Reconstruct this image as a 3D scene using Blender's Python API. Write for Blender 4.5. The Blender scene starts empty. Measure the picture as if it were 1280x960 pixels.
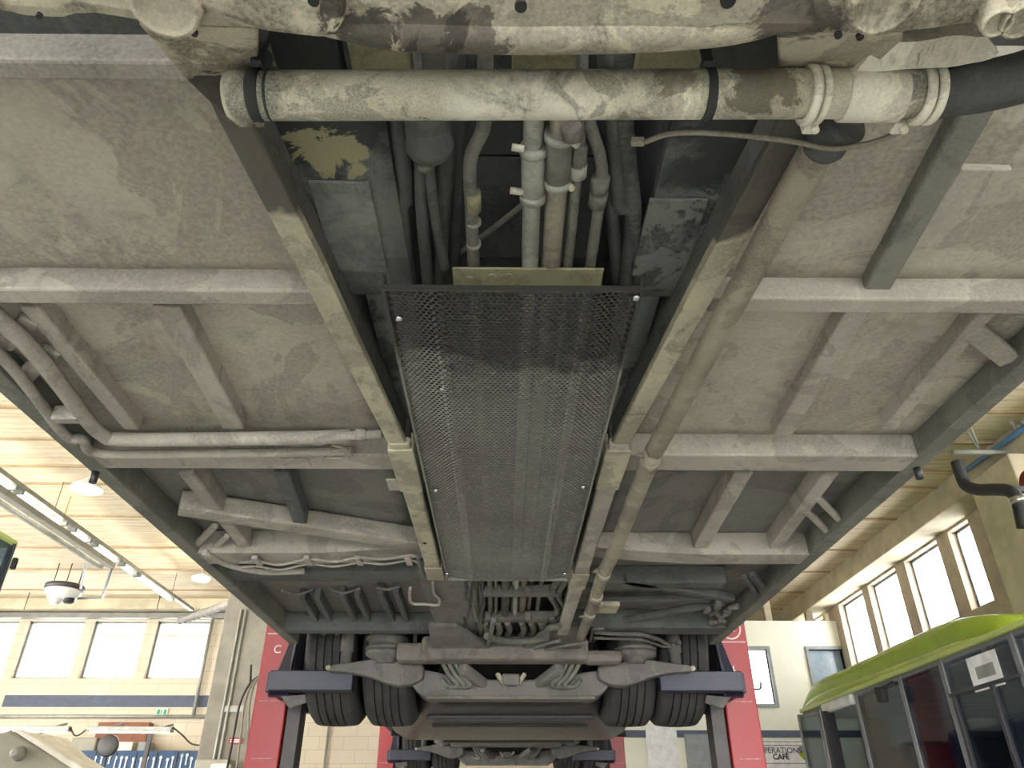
import bpy, bmesh, random
from math import *
from mathutils import Vector, Matrix, noise
random.seed(7)
C = bpy.context.scene.collection
CZ = 1.15                                    # camera height above the workshop floor
F = 925.0
PIT = atan(557/925); YAW = atan(11*cos(PIT)/925)
FW = Vector((sin(YAW)*cos(PIT), cos(YAW)*cos(PIT), sin(PIT)))
RT = Vector((cos(YAW), -sin(YAW), 0)); UP = Vector((-sin(YAW)*sin(PIT), -cos(YAW)*sin(PIT), cos(PIT)))
def ray(x, y): return FW + RT*((x-640)/F) + UP*((480-y)/F)
CAM = Vector((0, 0, CZ))
def PZ(x, y, h): r = ray(x, y); return CAM + r*(h/r.z)          # point at height h above the camera
def PY(x, y, Y): r = ray(x, y); return CAM + r*(Y/r.y)
def PX(x, y, X): r = ray(x, y); return CAM + r*(X/r.x)
H0 = .93

# ------------------------------------------------------------------ materials
def lin(c):
    f = lambda v: v/12.92 if v <= .04045 else ((v+.055)/1.055)**2.4
    return tuple(f(v/255) for v in c)+(1,)
MATS = {}; ROOT = Vector((0, 4.5, CZ+.55)); SPOT_DARK = (56,54,50)
class NT:
    def __init__(s, name):
        s.m = bpy.data.materials.new(name); s.m.use_nodes = True; s.t = s.m.node_tree; s.n = s.t.nodes; s.l = s.t.links
        s.b = s.n['Principled BSDF']; s.tc = s.n.new('ShaderNodeTexCoord').outputs['Object']
    def noise(s, scale, detail=6, rough=.6, vec=None, dist=0):
        n = s.n.new('ShaderNodeTexNoise'); n.inputs['Scale'].default_value = scale; n.inputs['Detail'].default_value = detail
        n.inputs['Roughness'].default_value = rough; n.inputs['Distortion'].default_value = dist
        s.l.new(vec or s.tc, n.inputs['Vector']); return n.outputs['Fac']
    def map(s, scale): 
        n = s.n.new('ShaderNodeMapping'); n.inputs['Scale'].default_value = scale; s.l.new(s.tc, n.inputs['Vector']); return n.outputs[0]
    def ramp(s, fac, a, b, ca=0, cb=1):
        r = s.n.new('ShaderNodeMapRange'); r.inputs[1].default_value = a; r.inputs[2].default_value = b
        r.inputs[3].default_value = ca; r.inputs[4].default_value = cb; s.l.new(fac, r.inputs[0]); return r.outputs[0]
    def mix(s, fac, a, b):
        m = s.n.new('ShaderNodeMix'); m.data_type = 'RGBA'
        if hasattr(fac, 'node'): s.l.new(fac, m.inputs[0])
        else: m.inputs[0].default_value = fac
        for v, i in ((a, 6), (b, 7)):
            if hasattr(v, 'node'): s.l.new(v, m.inputs[i])
            else: m.inputs[i].default_value = v
        return m.outputs[2]
    def math(s, op, a, b):
        m = s.n.new('ShaderNodeMath'); m.operation = op
        for v, i in ((a, 0), (b, 1)):
            if hasattr(v, 'node'): s.l.new(v, m.inputs[i])
            else: m.inputs[i].default_value = v
        return m.outputs[0]
    def sep(s, i):
        n = s.n.new('ShaderNodeSeparateXYZ'); s.l.new(s.tc, n.inputs[0]); return n.outputs[i]
    def col(s, c):
        if hasattr(c, 'node'): s.l.new(c, s.b.inputs['Base Color'])
        else: s.b.inputs['Base Color'].default_value = c
    def bump(s, h, st=.3, d=.01):
        b = s.n.new('ShaderNodeBump'); b.inputs['Strength'].default_value = st; b.inputs['Distance'].default_value = d
        s.l.new(h, b.inputs['Height']); s.l.new(b.outputs[0], s.b.inputs['Normal'])
    def set(s, rough=.7, metal=0, spec=.5):
        s.b.inputs['Roughness'].default_value = rough; s.b.inputs['Metallic'].default_value = metal
        s.b.inputs['Specular IOR Level'].default_value = spec
def grime(name, base, tint, dark, s1=2.2, s2=14, dlo=.56, dhi=.72, amt=.75, rough=.8, bump=.25, metal=0, tar=None, patch=.5, spots=()):
    """dusty painted steel: two dust tones drifting into each other, patches of dark grime, fine speckle"""
    t = NT(name)
    c = t.mix(t.ramp(t.noise(s1, 4), .38, .62), lin(base), lin(tint))
    c = t.mix(t.ramp(t.noise(s1*1.7+.6, 8, .65, dist=.6), dlo, dhi, 0, amt), c, lin(dark))
    st2 = t.noise(s1*.8, 9, .62, dist=1.1)                       # ragged-edged washed patches
    c = t.mix(t.ramp(st2, .515, .53, 0, patch), c, lin(tuple(v*.74 for v in tint)))
    stv = t.noise(s1*3, 6, .7, t.map((1, .35, 1)))
    c = t.mix(t.ramp(stv, .6, .68, 0, patch*.8), c, lin(tuple(min(255, v*1.16) for v in base)))
    sp = t.noise(s2*8, 3, .7)
    c = t.mix(t.ramp(sp, .35, .65, 0, .28), c, lin(tuple(min(255, v*1.25) for v in base)))
    c = t.mix(t.ramp(t.noise(s2, 7, .7), .55, .75, 0, .35), c, lin(tuple(v*.6 for v in base)))
    if tar:      # old tar stain splashed over the front metre of the underside
        e = t.math('ADD', t.math('ADD', t.sep(1), 4.5), t.math('MULTIPLY', t.noise(4.5, 7, .6, dist=.5), tar[1]))
        c = t.mix(t.ramp(e, tar[0], tar[0]+.04, .9, 0), c, lin(tar[2] if len(tar) > 2 else dark))
    for p, r, cc, am in spots:                                   # single stains and spots with ragged outlines, tied to the metal
        vm = t.n.new('ShaderNodeVectorMath'); vm.operation = 'DISTANCE'; t.l.new(t.tc, vm.inputs[0]); vm.inputs[1].default_value = Vector(p)-ROOT
        dd = t.math('ADD', vm.outputs['Value'], t.math('MULTIPLY', t.noise(11, 8, .68, dist=.8), r*4.5))
        c = t.mix(t.ramp(dd, r*3.0, r*3.15, am, 0), c, lin(cc))
    t.col(c); t.set(rough, metal, .3); t.bump(t.noise(s2*2.5, 8, .7), bump, .006)
    MATS[name] = t.m; return t.m
def plain(name, c, rough=.6, metal=0, spec=.5, var=.12, sc=8, bump=0):
    t = NT(name); n = t.noise(sc, 5)
    t.col(t.mix(t.ramp(n, .35, .65), lin(c), lin(tuple(v*(1-var) for v in c)))); t.set(rough, metal, spec)
    if bump: t.bump(t.noise(sc*6, 6), bump, .005)
    MATS[name] = t.m; return t.m
def emis(name, c, st):
    t = NT(name); t.col(lin(c)); t.b.inputs['Emission Color'].default_value = lin(c); t.b.inputs['Emission Strength'].default_value = st
    MATS[name] = t.m; return t.m
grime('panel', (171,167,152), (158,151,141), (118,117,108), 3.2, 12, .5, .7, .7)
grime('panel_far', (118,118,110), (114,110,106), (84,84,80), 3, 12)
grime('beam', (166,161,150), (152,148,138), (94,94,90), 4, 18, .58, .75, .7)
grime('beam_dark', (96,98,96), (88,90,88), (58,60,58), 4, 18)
grime('plate', (104,106,100), (92,94,92), (48,50,50), 4.5, 12, .53, .56, .95, tar=(1.12, .5), spots=[(PZ(415,185,.985), .06, (150,144,112), .85), (PZ(375,75,.985), .05, (140,136,108), .8)])
grime('rail', (176,170,146), (150,144,128), (62,62,58), 7, 26, .56, .66, .6, bump=.5, tar=(1.22, .55, (72,71,66)))
grime('cradle', (186,180,156), (170,161,146), (74,70,64), 5, 24, .51, .59, .8, bump=.9, patch=.7, spots=[(PZ(465,34,.745), .055, SPOT_DARK, .85), (PZ(520,40,.745), .05, SPOT_DARK, .8), (PZ(590,48,.745), .035, SPOT_DARK, .7), (PZ(1000,22,.745), .05, SPOT_DARK, .7), (PZ(272,112,.86), .075, SPOT_DARK, .9)])  # tar spots along the lip; last spot is a dark disc at the pipe end
grime('scale_pipe', (214,211,192), (168,164,138), (74,72,62), 7, 42, .47, .6, .85, patch=.8, spots=[(PZ(530,140,.80), .03, SPOT_DARK, .8), (PZ(445,142,.80), .022, SPOT_DARK, .6), (PZ(770,140,.80), .03, (120,112,90), .6), (PZ(850,100,.80), .03, (110,106,90), .7), (PZ(950,100,.80), .045, (96,92,78), .8)], rough=.6, bump=.6)
grime('white_alloy', (214,212,192), (196,190,170), (140,132,112), 9, 30, .6, .75, .6, rough=.55, bump=.4)
grime('tube', (150,144,128), (120,114,102), (84,78,72), 5, 30, .55, .68, .7, rough=.6)
grime('web_grey', (92,92,86), (80,80,76), (54,54,52), 5, 18, .5, .6, .8)
grime('tunnel', (88,90,88), (76,78,78), (56,58,58), 4, 14)
grime('hose', (82,83,80), (70,71,69), (50,50,50), 6, 24, rough=.75)
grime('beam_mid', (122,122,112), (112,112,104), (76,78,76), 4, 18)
grime('step', (120,122,116), (108,110,104), (70,72,72), 5, 14, .5, .62)
grime('dusty_hose', (116,116,106), (102,102,95), (60,60,58), 6, 24)
grime('steel_pipe', (160,162,150), (140,140,128), (96,92,80), 6, 30, .56, .68, .7, rough=.5)
grime('axle', (112,110,104), (104,102,98), (74,74,72), 6, 18, .58, .75, .5)
grime('rust_beam', (118,113,104), (106,102,96), (78,77,73), 6, 20)
grime('black_tray', (48,48,48), (38,38,38), (24,24,24), 4, 16, rough=.35, bump=.9)
grime('rubber', (62,62,60), (54,54,53), (40,40,40), 6, 30, rough=.8, bump=.15)
grime('khaki', (150,148,118), (136,134,108), (90,86,70), 8, 30)
# perforated guard: grey zinc, with an oily stain spread over the front end
t = NT('guard'); n = t.noise(5, 6, .6, dist=.4)
y = t.sep(1); x = t.sep(0)
edge = t.math('ADD', t.math('ADD', y, 4.5), t.math('MULTIPLY', n, .36))
st = t.ramp(edge, 1.5, 1.56, 1, 0)
c = t.mix(t.ramp(t.noise(3, 6), .35, .65), lin((132,133,126)), lin((112,112,106)))
c = t.mix(t.ramp(t.noise(60, 4), .5, .75, 0, .4), c, lin((190,190,182)))
t.col(t.mix(t.math('MULTIPLY', st, .85), c, lin((52,52,50)))); t.set(.5, .35, .5); MATS['guard'] = t.m
plain('black', (30,30,32), .6); plain('dark_steel', (60,62,66), .5, .3)
plain('red_paint', (150,12,20), .4, var=.06, sc=3); plain('navy', (34,38,56), .45, var=.15, sc=6)
plain('scuff', (205,150,146), .6, var=.4, sc=40); plain('white_mark', (235,225,222), .6); plain('grey_mast', (70,68,66), .5, .4)
plain('chrome', (190,192,196), .25, .9)
plain('silver_band', (150,152,150), .4, .6)
plain('lime', (156,180,44), .25, var=.05); plain('lime_pale', (186,200,110), .35, var=.05)
plain('bus_grey', (120,122,124), .4); plain('bus_white', (222,222,216), .35)
plain('galv', (158,158,148), .5, .2); plain('duct', (138,136,128), .5, .2)
plain('blue_board', (30,68,104), .6); plain('steel_tool', (150,156,158), .4, .6); plain('beige_machine', (150,146,128), .5, var=.08)
plain('white_flap', (226,220,204), .6); plain('brown_box', (134,84,60), .7); plain('green_sign', (30,150,90), .5)
plain('orange_red', (150,34,30), .5); plain('blue_pipe', (90,130,170), .4); plain('grey_frame', (140,144,140), .5)
plain('navy_band', (74,82,100), .6); plain('paper', (240,240,236), .7); plain('cable', (40,38,36), .6); plain('yellow', (214,184,70), .5)
plain('seat_fabric', (60,66,84), .9)
emis('lit_pane', (255,253,246), 1.2); emis('tube_light', (255,250,235), 5); emis('lamp_glow', (255,240,205), 20)
# blockwork wall
def block(name, c, c2, scale=1.0):
    t = NT(name); b = t.n.new('ShaderNodeTexBrick')
    mp = t.n.new('ShaderNodeMapping'); mp.inputs['Rotation'].default_value = (pi/2, 0, 0); t.l.new(t.tc, mp.inputs['Vector']); t.l.new(mp.outputs[0], b.inputs['Vector'])
    b.inputs['Color1'].default_value = lin(c); b.inputs['Color2'].default_value = lin(c2); b.inputs['Mortar'].default_value = lin(tuple(v*.86 for v in c))
    b.inputs['Scale'].default_value = 1.0; b.inputs['Mortar Size'].default_value = .006; b.inputs['Brick Width'].default_value = .42; b.inputs['Row Height'].default_value = .21
    n = t.noise(4, 5); t.col(t.mix(t.ramp(n, .3, .7, 0, .25), b.outputs['Color'], lin(tuple(v*.9 for v in c)))); t.set(.9)
    MATS[name] = t.m
block('block_wall', (208,196,172), (200,187,164)); 
plain('wall_paint', (232,214,186), .9, var=.06, sc=2); plain('office_white', (228,226,204), .8, var=.05, sc=1.5)
plain('side_wall', (196,180,158), .9, var=.12, sc=3); plain('concrete_col', (142,136,122), .9, var=.18, sc=2.5, bump=.1)
# board-marked concrete ceiling
t = NT('ceiling'); v = t.map((.55, 7, 1)); n = t.noise(2.2, 8, .7, v); n2 = t.noise(3.2, 4)
c = t.mix(t.ramp(n, .35, .68), lin((218,205,174)), lin((172,152,122)))
c = t.mix(t.ramp(n2, .45, .7, 0, .35), c, lin((228,218,192))); t.col(c); t.set(.9); t.bump(n, .3, .02); MATS['ceiling'] = t.m
plain('ceiling_joint', (170,146,112), .9); plain('beam_conc', (206,194,164), .9, var=.14, sc=3, bump=.1)
t = NT('floor'); t.col(t.mix(t.ramp(t.noise(1.5, 8), .35, .65), lin((188,192,190)), lin((162,166,164)))); t.set(.45); MATS['floor'] = t.m
# glass: clear thin pane that also mirrors a little
def glass(name, tint, refl=.08, rough=.03):
    m = bpy.data.materials.new(name); m.use_nodes = True; t = m.node_tree; t.nodes.clear()
    o = t.nodes.new('ShaderNodeOutputMaterial'); a = t.nodes.new('ShaderNodeBsdfTransparent'); g = t.nodes.new('ShaderNodeBsdfGlossy')
    a.inputs[0].default_value = lin(tint); g.inputs['Roughness'].default_value = rough; mx = t.nodes.new('ShaderNodeMixShader')
    f = t.nodes.new('ShaderNodeMath'); f.operation = 'POWER'; f.inputs[1].default_value = 5; lw = t.nodes.new('ShaderNodeLayerWeight'); lw.inputs[0].default_value = .5; t.links.new(lw.outputs['Facing'], f.inputs[0]); ad = t.nodes.new('ShaderNodeMath'); ad.inputs[1].default_value = refl
    t.links.new(f.outputs[0], ad.inputs[0]); t.links.new(ad.outputs[0], mx.inputs[0]); t.links.new(a.outputs[0], mx.inputs[1]); t.links.new(g.outputs[0], mx.inputs[2])
    t.links.new(mx.outputs[0], o.inputs[0]); MATS[name] = m
glass('pane', (250,252,255), .0); glass('bus_glass', (196,206,214), .045, .06)
plain('blue_pane', (150,168,176), .15)

# ------------------------------------------------------------------ mesh helpers
def MB(): return bmesh.new()
def box(bm, lo, hi, bev=0):
    lo = Vector(lo); hi = Vector(hi)
    r = bmesh.ops.create_cube(bm, size=1, matrix=Matrix.Translation((lo+hi)/2) @ Matrix.Diagonal((*(hi-lo), 1)))
    if bev: bmesh.ops.bevel(bm, geom=list({e for v in r['verts'] for e in v.link_edges}), offset=bev, segments=2, affect='EDGES', profile=.5)
    return bm
def bar(bm, a, b, w, h, up=(0,0,1), bev=0):
    """rectangular bar from a to b; w across, h along 'up', centred on the line"""
    a = Vector(a); b = Vector(b); d = (b-a); L = d.length; d.normalize(); s = d.cross(Vector(up)).normalized(); u = s.cross(d)
    M = Matrix((( *[s[i] for i in range(0)],),)) if 0 else Matrix(((s.x,d.x,u.x,0),(s.y,d.y,u.y,0),(s.z,d.z,u.z,0),(0,0,0,1)))
    r = bmesh.ops.create_cube(bm, size=1, matrix=Matrix.Translation((a+b)/2) @ M @ Matrix.Diagonal((w, L, h, 1)))
    if bev: bmesh.ops.bevel(bm, geom=list({e for v in r['verts'] for e in v.link_edges}), offset=bev, segments=2, affect='EDGES', profile=.5)
    return bm
def smooth_path(pts, n=6):
    pts = [Vector(p) for p in pts]
    if len(pts) < 3: return pts
    out = []
    P = [pts[0]*2-pts[1]]+pts+[pts[-1]*2-pts[-2]]
    for i in range(1, len(P)-2):
        a, b, c, d = P[i-1:i+3]
        for k in range(n):
            t = k/n; out.append(.5*((2*b)+(c-a)*t+(2*a-5*b+4*c-d)*t*t+(3*b-a-3*c+d)*t**3))
    out.append(pts[-1]); return out
def tube(bm, pts, r, seg=14, smooth=True, n=6, cap=True):
    """swept round tube; r a number or function of 0..1"""
    pts = smooth_path(pts, n) if smooth else [Vector(p) for p in pts]
    N = len(pts); rings = []; up = None
    for i, p in enumerate(pts):
        d = (pts[min(i+1, N-1)]-pts[max(i-1, 0)]).normalized()
        if up is None: up = d.orthogonal().normalized()
        up = (up-d*up.dot(d)).normalized(); s = d.cross(up)
        rr = r(i/(N-1)) if callable(r) else r
        rings.append([bm.verts.new(p+(up*cos(2*pi*k/seg)+s*sin(2*pi*k/seg))*rr) for k in range(seg)])
    for A, B in zip(rings, rings[1:]):
        for k in range(seg): bm.faces.new((A[k], A[(k+1)%seg], B[(k+1)%seg], B[k])).smooth = True
    if cap: bm.faces.new(rings[0][::-1]); bm.faces.new(rings[-1])
    return bm
def lathe(bm, prof, c, axis='Z', seg=32, cap=True):
    """prof: (radius, along) pairs"""
    c = Vector(c); ax = {'X':(Vector((1,0,0)),Vector((0,1,0)),Vector((0,0,1))),'Y':(Vector((0,1,0)),Vector((0,0,1)),Vector((1,0,0))),'Z':(Vector((0,0,1)),Vector((1,0,0)),Vector((0,1,0)))}[axis]
    rings = [[bm.verts.new(c+ax[0]*z+(ax[1]*cos(2*pi*k/seg)+ax[2]*sin(2*pi*k/seg))*max(r,1e-4)) for k in range(seg)] for r, z in prof]
    for A, B in zip(rings, rings[1:]):
        for k in range(seg): bm.faces.new((A[k], A[(k+1)%seg], B[(k+1)%seg], B[k])).smooth = True
    if cap: bm.faces.new(rings[0][::-1]); bm.faces.new(rings[-1])
    return bm
def prism(bm, poly, d, bev=0):
    """poly: list of 3D points (planar-ish), extruded by vector d"""
    d = Vector(d); A = [bm.verts.new(Vector(p)) for p in poly]; B = [bm.verts.new(Vector(p)+d) for p in poly]; n = len(A)
    bm.faces.new(A); bm.faces.new(B[::-1])
    for i in range(n): bm.faces.new((A[i], B[i], B[(i+1)%n], A[(i+1)%n]))
    bmesh.ops.recalc_face_normals(bm, faces=bm.faces[:])
    if bev: bmesh.ops.bevel(bm, geom=list({e for v in A+B for e in v.link_edges}), offset=bev, segments=2, affect='EDGES', profile=.5)
    return bm
def base(o):
    while o.parent: o = o.parent
    return o
def obj(name, bm, mat, parent=None, label=None, loc=None):
    me = bpy.data.meshes.new(name)
    L = base(parent).location.copy() if parent else (Vector(loc) if loc is not None else None)
    bmesh.ops.recalc_face_normals(bm, faces=bm.faces[:])
    if L is None:
        xs = [v.co for v in bm.verts]; lo = [min(v[i] for v in xs) for i in range(3)]; hi = [max(v[i] for v in xs) for i in range(3)]
        L = Vector(((lo[0]+hi[0])/2, (lo[1]+hi[1])/2, lo[2]))
    bmesh.ops.translate(bm, verts=bm.verts[:], vec=-L)
    bm.to_mesh(me); bm.free(); me.materials.append(MATS[mat]); o = bpy.data.objects.new(name, me); C.objects.link(o)
    if parent: o.parent = parent
    else: o.location = L
    if label: o['label'] = label
    return o
def thing(name, label, cat, loc, group=None):
    o = bpy.data.objects.new(name, None); C.objects.link(o); o.location = loc; return tag(o, label, cat, group)
def tag(o, label, cat, group=None):
    o['label'] = label; o['category'] = cat
    if group: o['group'] = group
    return o
def struct(o): o['kind'] = 'structure'; return o
def dup(o, loc, label=None, parent=None):
    c = o.copy(); C.objects.link(c)
    if parent: c.parent = parent
    if loc is not None: c.location = loc
    if label: c['label'] = label
    for ch in list(o.children): dup(ch, None, None, c)
    return c
def text(s, size, mat, loc, rot, parent, name='lettering', label=None, ext=.002, align='CENTER', bold=False):
    cu = bpy.data.curves.new('t', 'FONT'); cu.body = s; cu.size = size; cu.extrude = ext; cu.align_x = align; cu.align_y = 'CENTER'
    if bold: cu.offset = size*.02
    tmp = bpy.data.objects.new('t', cu); C.objects.link(tmp); bpy.context.view_layer.update()
    me = bpy.data.meshes.new_from_object(tmp.evaluated_get(bpy.context.evaluated_depsgraph_get())); bpy.data.objects.remove(tmp)
    me.name = name; me.materials.clear(); me.materials.append(MATS[mat])
    M = Matrix.Translation(Vector(loc)-base(parent).location) @ rot.to_4x4(); me.transform(M)
    o = bpy.data.objects.new(name, me); C.objects.link(o); o.parent = parent
    if label: o['label'] = label
    return o
def h(z): return CZ+z

# ================================================================== THE LIFTED BUS
bus = thing('articulated_bus', 'long articulated bus raised on red column lifts, seen from underneath', 'bus', (0, 4.5, CZ+.55))
XL, XR = -1.23, 1.23
def part(name, bm, mat, label=None, parent=None): return obj(name, bm, mat, parent or bus, label)
def hbeam(name, x0, x1, y0, y1, mat, hb=H0, ht=1.03, bev=.006, label=None, slope=0):
    bm = MB(); n = max(2, int(abs(x1-x0)/.08))
    box(bm, (x0, y0, h(hb)), (x1, y1, h(ht)), bev); return part(name, bm, mat, label)
# --- floor sheets, slightly buckled
def sheet(name, x0, x1, y0, y1, hh, mat, amp=.006, th=.02, label=None, seed=0):
    bm = MB(); nx = max(2, int((x1-x0)/.05)); ny = max(2, int((y1-y0)/.05)); g = []
    for z in (0, th):
        g.append([[bm.verts.new((x0+(x1-x0)*i/nx, y0+(y1-y0)*j/ny, h(hh)+z+amp*noise.noise(Vector((i*.31+seed, j*.29, seed)))*(z == 0)*(0 < i < nx)*(0 < j < ny))) for j in range(ny+1)] for i in range(nx+1)])
    for q in (0, 1):
        for i in range(nx):
            for j in range(ny): f = bm.faces.new((g[q][i][j], g[q][i+1][j], g[q][i+1][j+1], g[q][i][j+1])); f.smooth = True
    for i in range(nx):
        for j in (0, ny): bm.faces.new((g[0][i][j], g[0][i+1][j], g[1][i+1][j], g[1][i][j]))
    for j in range(ny):
        for i in (0, nx): bm.faces.new((g[0][i][j], g[0][i][j+1], g[1][i][j+1], g[1][i][j]))
    return part(name, bm, mat, label)
Yc = [.70, 1.24, 2.04, 2.93, 3.30, 4.28]      # far edges of the crossmembers
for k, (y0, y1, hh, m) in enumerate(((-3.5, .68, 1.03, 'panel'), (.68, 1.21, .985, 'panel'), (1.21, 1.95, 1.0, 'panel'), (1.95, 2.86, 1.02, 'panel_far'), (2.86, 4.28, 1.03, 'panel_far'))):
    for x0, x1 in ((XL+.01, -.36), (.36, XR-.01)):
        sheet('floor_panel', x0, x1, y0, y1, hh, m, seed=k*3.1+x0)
# --- sills along both sides
for s in (-1, 1):
    for y0, y1 in ((-3.5, 4.5), (5.75, 9.4)):
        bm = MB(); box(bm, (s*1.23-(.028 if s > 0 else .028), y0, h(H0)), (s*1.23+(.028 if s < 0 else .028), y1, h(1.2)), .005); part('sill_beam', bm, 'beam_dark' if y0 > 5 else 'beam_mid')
    bm = MB(); box(bm, (min(s*1.26, s*1.275), -3.5, h(.99)), (max(s*1.26, s*1.275), 4.46, h(3.3)))
    box(bm, (min(s*1.26, s*1.275), 4.46, h(1.4)), (max(s*1.26, s*1.275), 5.78, h(3.3)))
    box(bm, (min(s*1.26, s*1.275), 5.78, h(.99)), (max(s*1.26, s*1.275), 11.4, h(3.3))); part('body_side', bm, 'bus_white')
    bm = MB(); box(bm, (min(s*1.275, s*1.28), -3, h(1.9)), (max(s*1.275, s*1.28), 11, h(2.9))); part('side_window', bm, 'blue_pane')
bm = MB(); box(bm, (-1.26, -3.5, h(3.3)), (1.26, 11.4, h(3.36)), .02); part('roof', bm, 'bus_white')
bm = MB(); box(bm, (-1.26, 11.4, h(1.0)), (1.26, 11.44, h(3.3)), .01); part('rear_panel', bm, 'bus_white')
bm = MB(); box(bm, (-1.26, -3.54, h(1.0)), (1.26, -3.5, h(3.3)), .01); part('front_panel', bm, 'bus_white')
# --- crossmembers
def cm(x0, x1, yn, yf, mat, hb=H0, ht=1.03, **k): return hbeam('crossmember', x0, x1, yn, yf, mat, hb, ht, **k)
cm(-1.205, -.43, .665, .70, 'beam'); cm(-1.205, -.39, 1.185, 1.235, 'beam'); cm(.42, 1.205, 1.20, 1.25, 'beam')
cm(-1.205, -.33, 1.95, 2.05, 'beam'); cm(.36, 1.205, 1.94, 2.05, 'beam')
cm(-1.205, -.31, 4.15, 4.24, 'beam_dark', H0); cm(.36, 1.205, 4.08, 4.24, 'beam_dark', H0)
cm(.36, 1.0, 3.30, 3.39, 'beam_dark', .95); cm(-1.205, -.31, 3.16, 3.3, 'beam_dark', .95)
# arched crossmembers of the third bay (deeper in the middle of their run)
def arch(x0, x1, yn, yf, mat, depth):
    bm = MB(); n = 18; V = []
    for i in range(n+1):
        t = i/n; x = x0+(x1-x0)*t; hb = H0+depth*(min(1, (abs(x)-.33)/.45)**2-1)*-1*0 + depth*(1-min(1, max(0, (abs(x)-.34)/.45)))**1.5
        V.append([bm.verts.new((x, y, h(z))) for y, z in ((yn, hb), (yf, hb), (yf, 1.04), (yn, 1.04))])
    for A, B in zip(V, V[1:]):
        for k in range(4): bm.faces.new((A[k], A[(k+1)%4], B[(k+1)%4], B[k]))
    bm.faces.new(V[0]); bm.faces.new(V[-1][::-1]); return part('crossmember', bm, mat)
arch(-1.205, -.32, 2.84, 2.98, 'beam', .03); arch(.35, 1.205, 2.84, 2.96, 'beam', .03)
# --- stringers running lengthwise between crossmembers
def stringer(a, b, w=.055, hb=.955, ht=1.03, mat='beam', taper=None):
    a = Vector(a[:2]); b = Vector(b[:2]); bm = MB()
    bar(bm, (a.x, a.y, h((hb+ht)/2)), (b.x, b.y, h((hb+ht)/2)), w, ht-hb, bev=.006); return part('stringer', bm, mat)
def pz2(p, hh=.955): q = PZ(*p, hh); return (q.x, q.y)
stringer(pz2((207,384)), pz2((292,537)), .06); stringer(pz2((1077,384)), pz2((978,545)), .055)
stringer(pz2((1240,108)), pz2((1096,365)), .055, mat='beam_mid')
stringer(pz2((35,384)), pz2((165,538)), .045); stringer(pz2((1240,386)), pz2((1112,537)), .04)
stringer(pz2((232,592)), pz2((312,692)), .05); stringer(pz2((352,592)), pz2((375,655)), .05, mat='beam_dark')
stringer(pz2((930,592)), pz2((873,690)), .06); stringer(pz2((1040,592)), pz2((966,690)), .05)
for a, b in (((385,745),(413,792)), ((435,742),(458,790)), ((483,738),(503,786))):
    A = pz2(a, .99); B = pz2(b, .99); stringer((A[0]-.03, A[1]), (B[0]-.03, B[1]), .03, .975, 1.04, 'beam_dark'); stringer((A[0]+.045, A[1]), (B[0]+.045, B[1]), .03, .975, 1.04, 'beam_dark')
# --- diagonal braces
def brace(p, q, w=.06, hh=.955, th=.06, mat='beam'):
    a = PZ(*p, hh); b = PZ(*q, hh); bm = MB(); bar(bm, a+Vector((0,0,th/2)), b+Vector((0,0,th/2)), w, th, bev=.008); return part('diagonal_brace', bm, mat)
brace((222,640), (530,686), .09, .945, .07, 'beam'); brace((780,728), (915,752), .055, .95, .04, 'beam_dark'); brace((905,757), (752,785), .04, .955, .035, 'beam_dark')
brace((890,752), (745,755), .07, .975, .03, 'beam_dark')
# --- outer gussets between inner stringer and sill
def gusset(p, q, w=.05, mat='beam'):
    a = PZ(*p, .96); b = PZ(*q, .96); bm = MB(); bar(bm, a, b, w, .02, bev=.004); return part('gusset', bm, mat)
gusset((1215,412), (1262,450), .05); gusset((269,657), (242,684), .022); gusset((284,669), (256,695), .022)
gusset((1021,621), (1053,653), .022, 'beam'); gusset((1007,638), (1039,668), .022, 'beam'); gusset((930,720), (950,748), .024, 'beam_dark'); gusset((940,717), (961,739), .024, 'beam_dark')
gusset((38,398), (4,432), .04); gusset((66,436), (30,472), .04)
# corner pads / patches on the panels
for p, w in (((1195,262), (.045,.10)), ((205,577), (.05,.03)), ((370,577), (.04,.028)), ((250,576), (.05,.03))):
    q = PZ(*p, .975 if p[1] < 400 else .93); bm = MB(); box(bm, (q.x-w[0], q.y-w[1]/1, q.z-.004), (q.x+w[0], q.y+w[1]/1, q.z+.02), .003); part('patch_plate', bm, 'beam')
# --- drain stubs below the sill
for p in ((120,590), (1146,585)):
    q = PZ(*p, .93); bm = MB(); lathe(bm, [(.011,-.035),(.011,.0)], (q.x, q.y, q.z), seg=14); part('drain_stub', bm, 'dark_steel')
# --- chassis rails: wide at the front, kinked where the second length is welded on
def poly_rail(pts, w, hb, ht, mat, name='chassis_rail', label=None):
    bm = MB(); R = []
    for (x, y) in pts: R.append([bm.verts.new((x+dx, y, h(z))) for dx, z in ((-w/2, hb), (w/2, hb), (w/2, ht), (-w/2, ht))])
    for A, B in zip(R, R[1:]):
        for k in range(4): bm.faces.new((A[k], A[(k+1)%4], B[(k+1)%4], B[k]))
    bm.faces.new(R[0]); bm.faces.new(R[-1][::-1])
    es = [e for e in bm.edges if abs((e.verts[0].co-e.verts[1].co).normalized().y) > .8]
    bmesh.ops.bevel(bm, geom=es, offset=.008, segments=3, affect='EDGES', profile=.5)
    return part(name, bm, mat, label)
RH = .895
LA = [(-.425, .3), (-.402, .74), (-.367, 1.044), (-.29, 1.849)]; RA = [(.45, .3), (.425, .779), (.395, 1.036), (.312, 1.833)]
lr = poly_rail(LA, .050, RH, RH+.022, 'rail'); rr = poly_rail(RA, .050, RH, RH+.022, 'rail')
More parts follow.
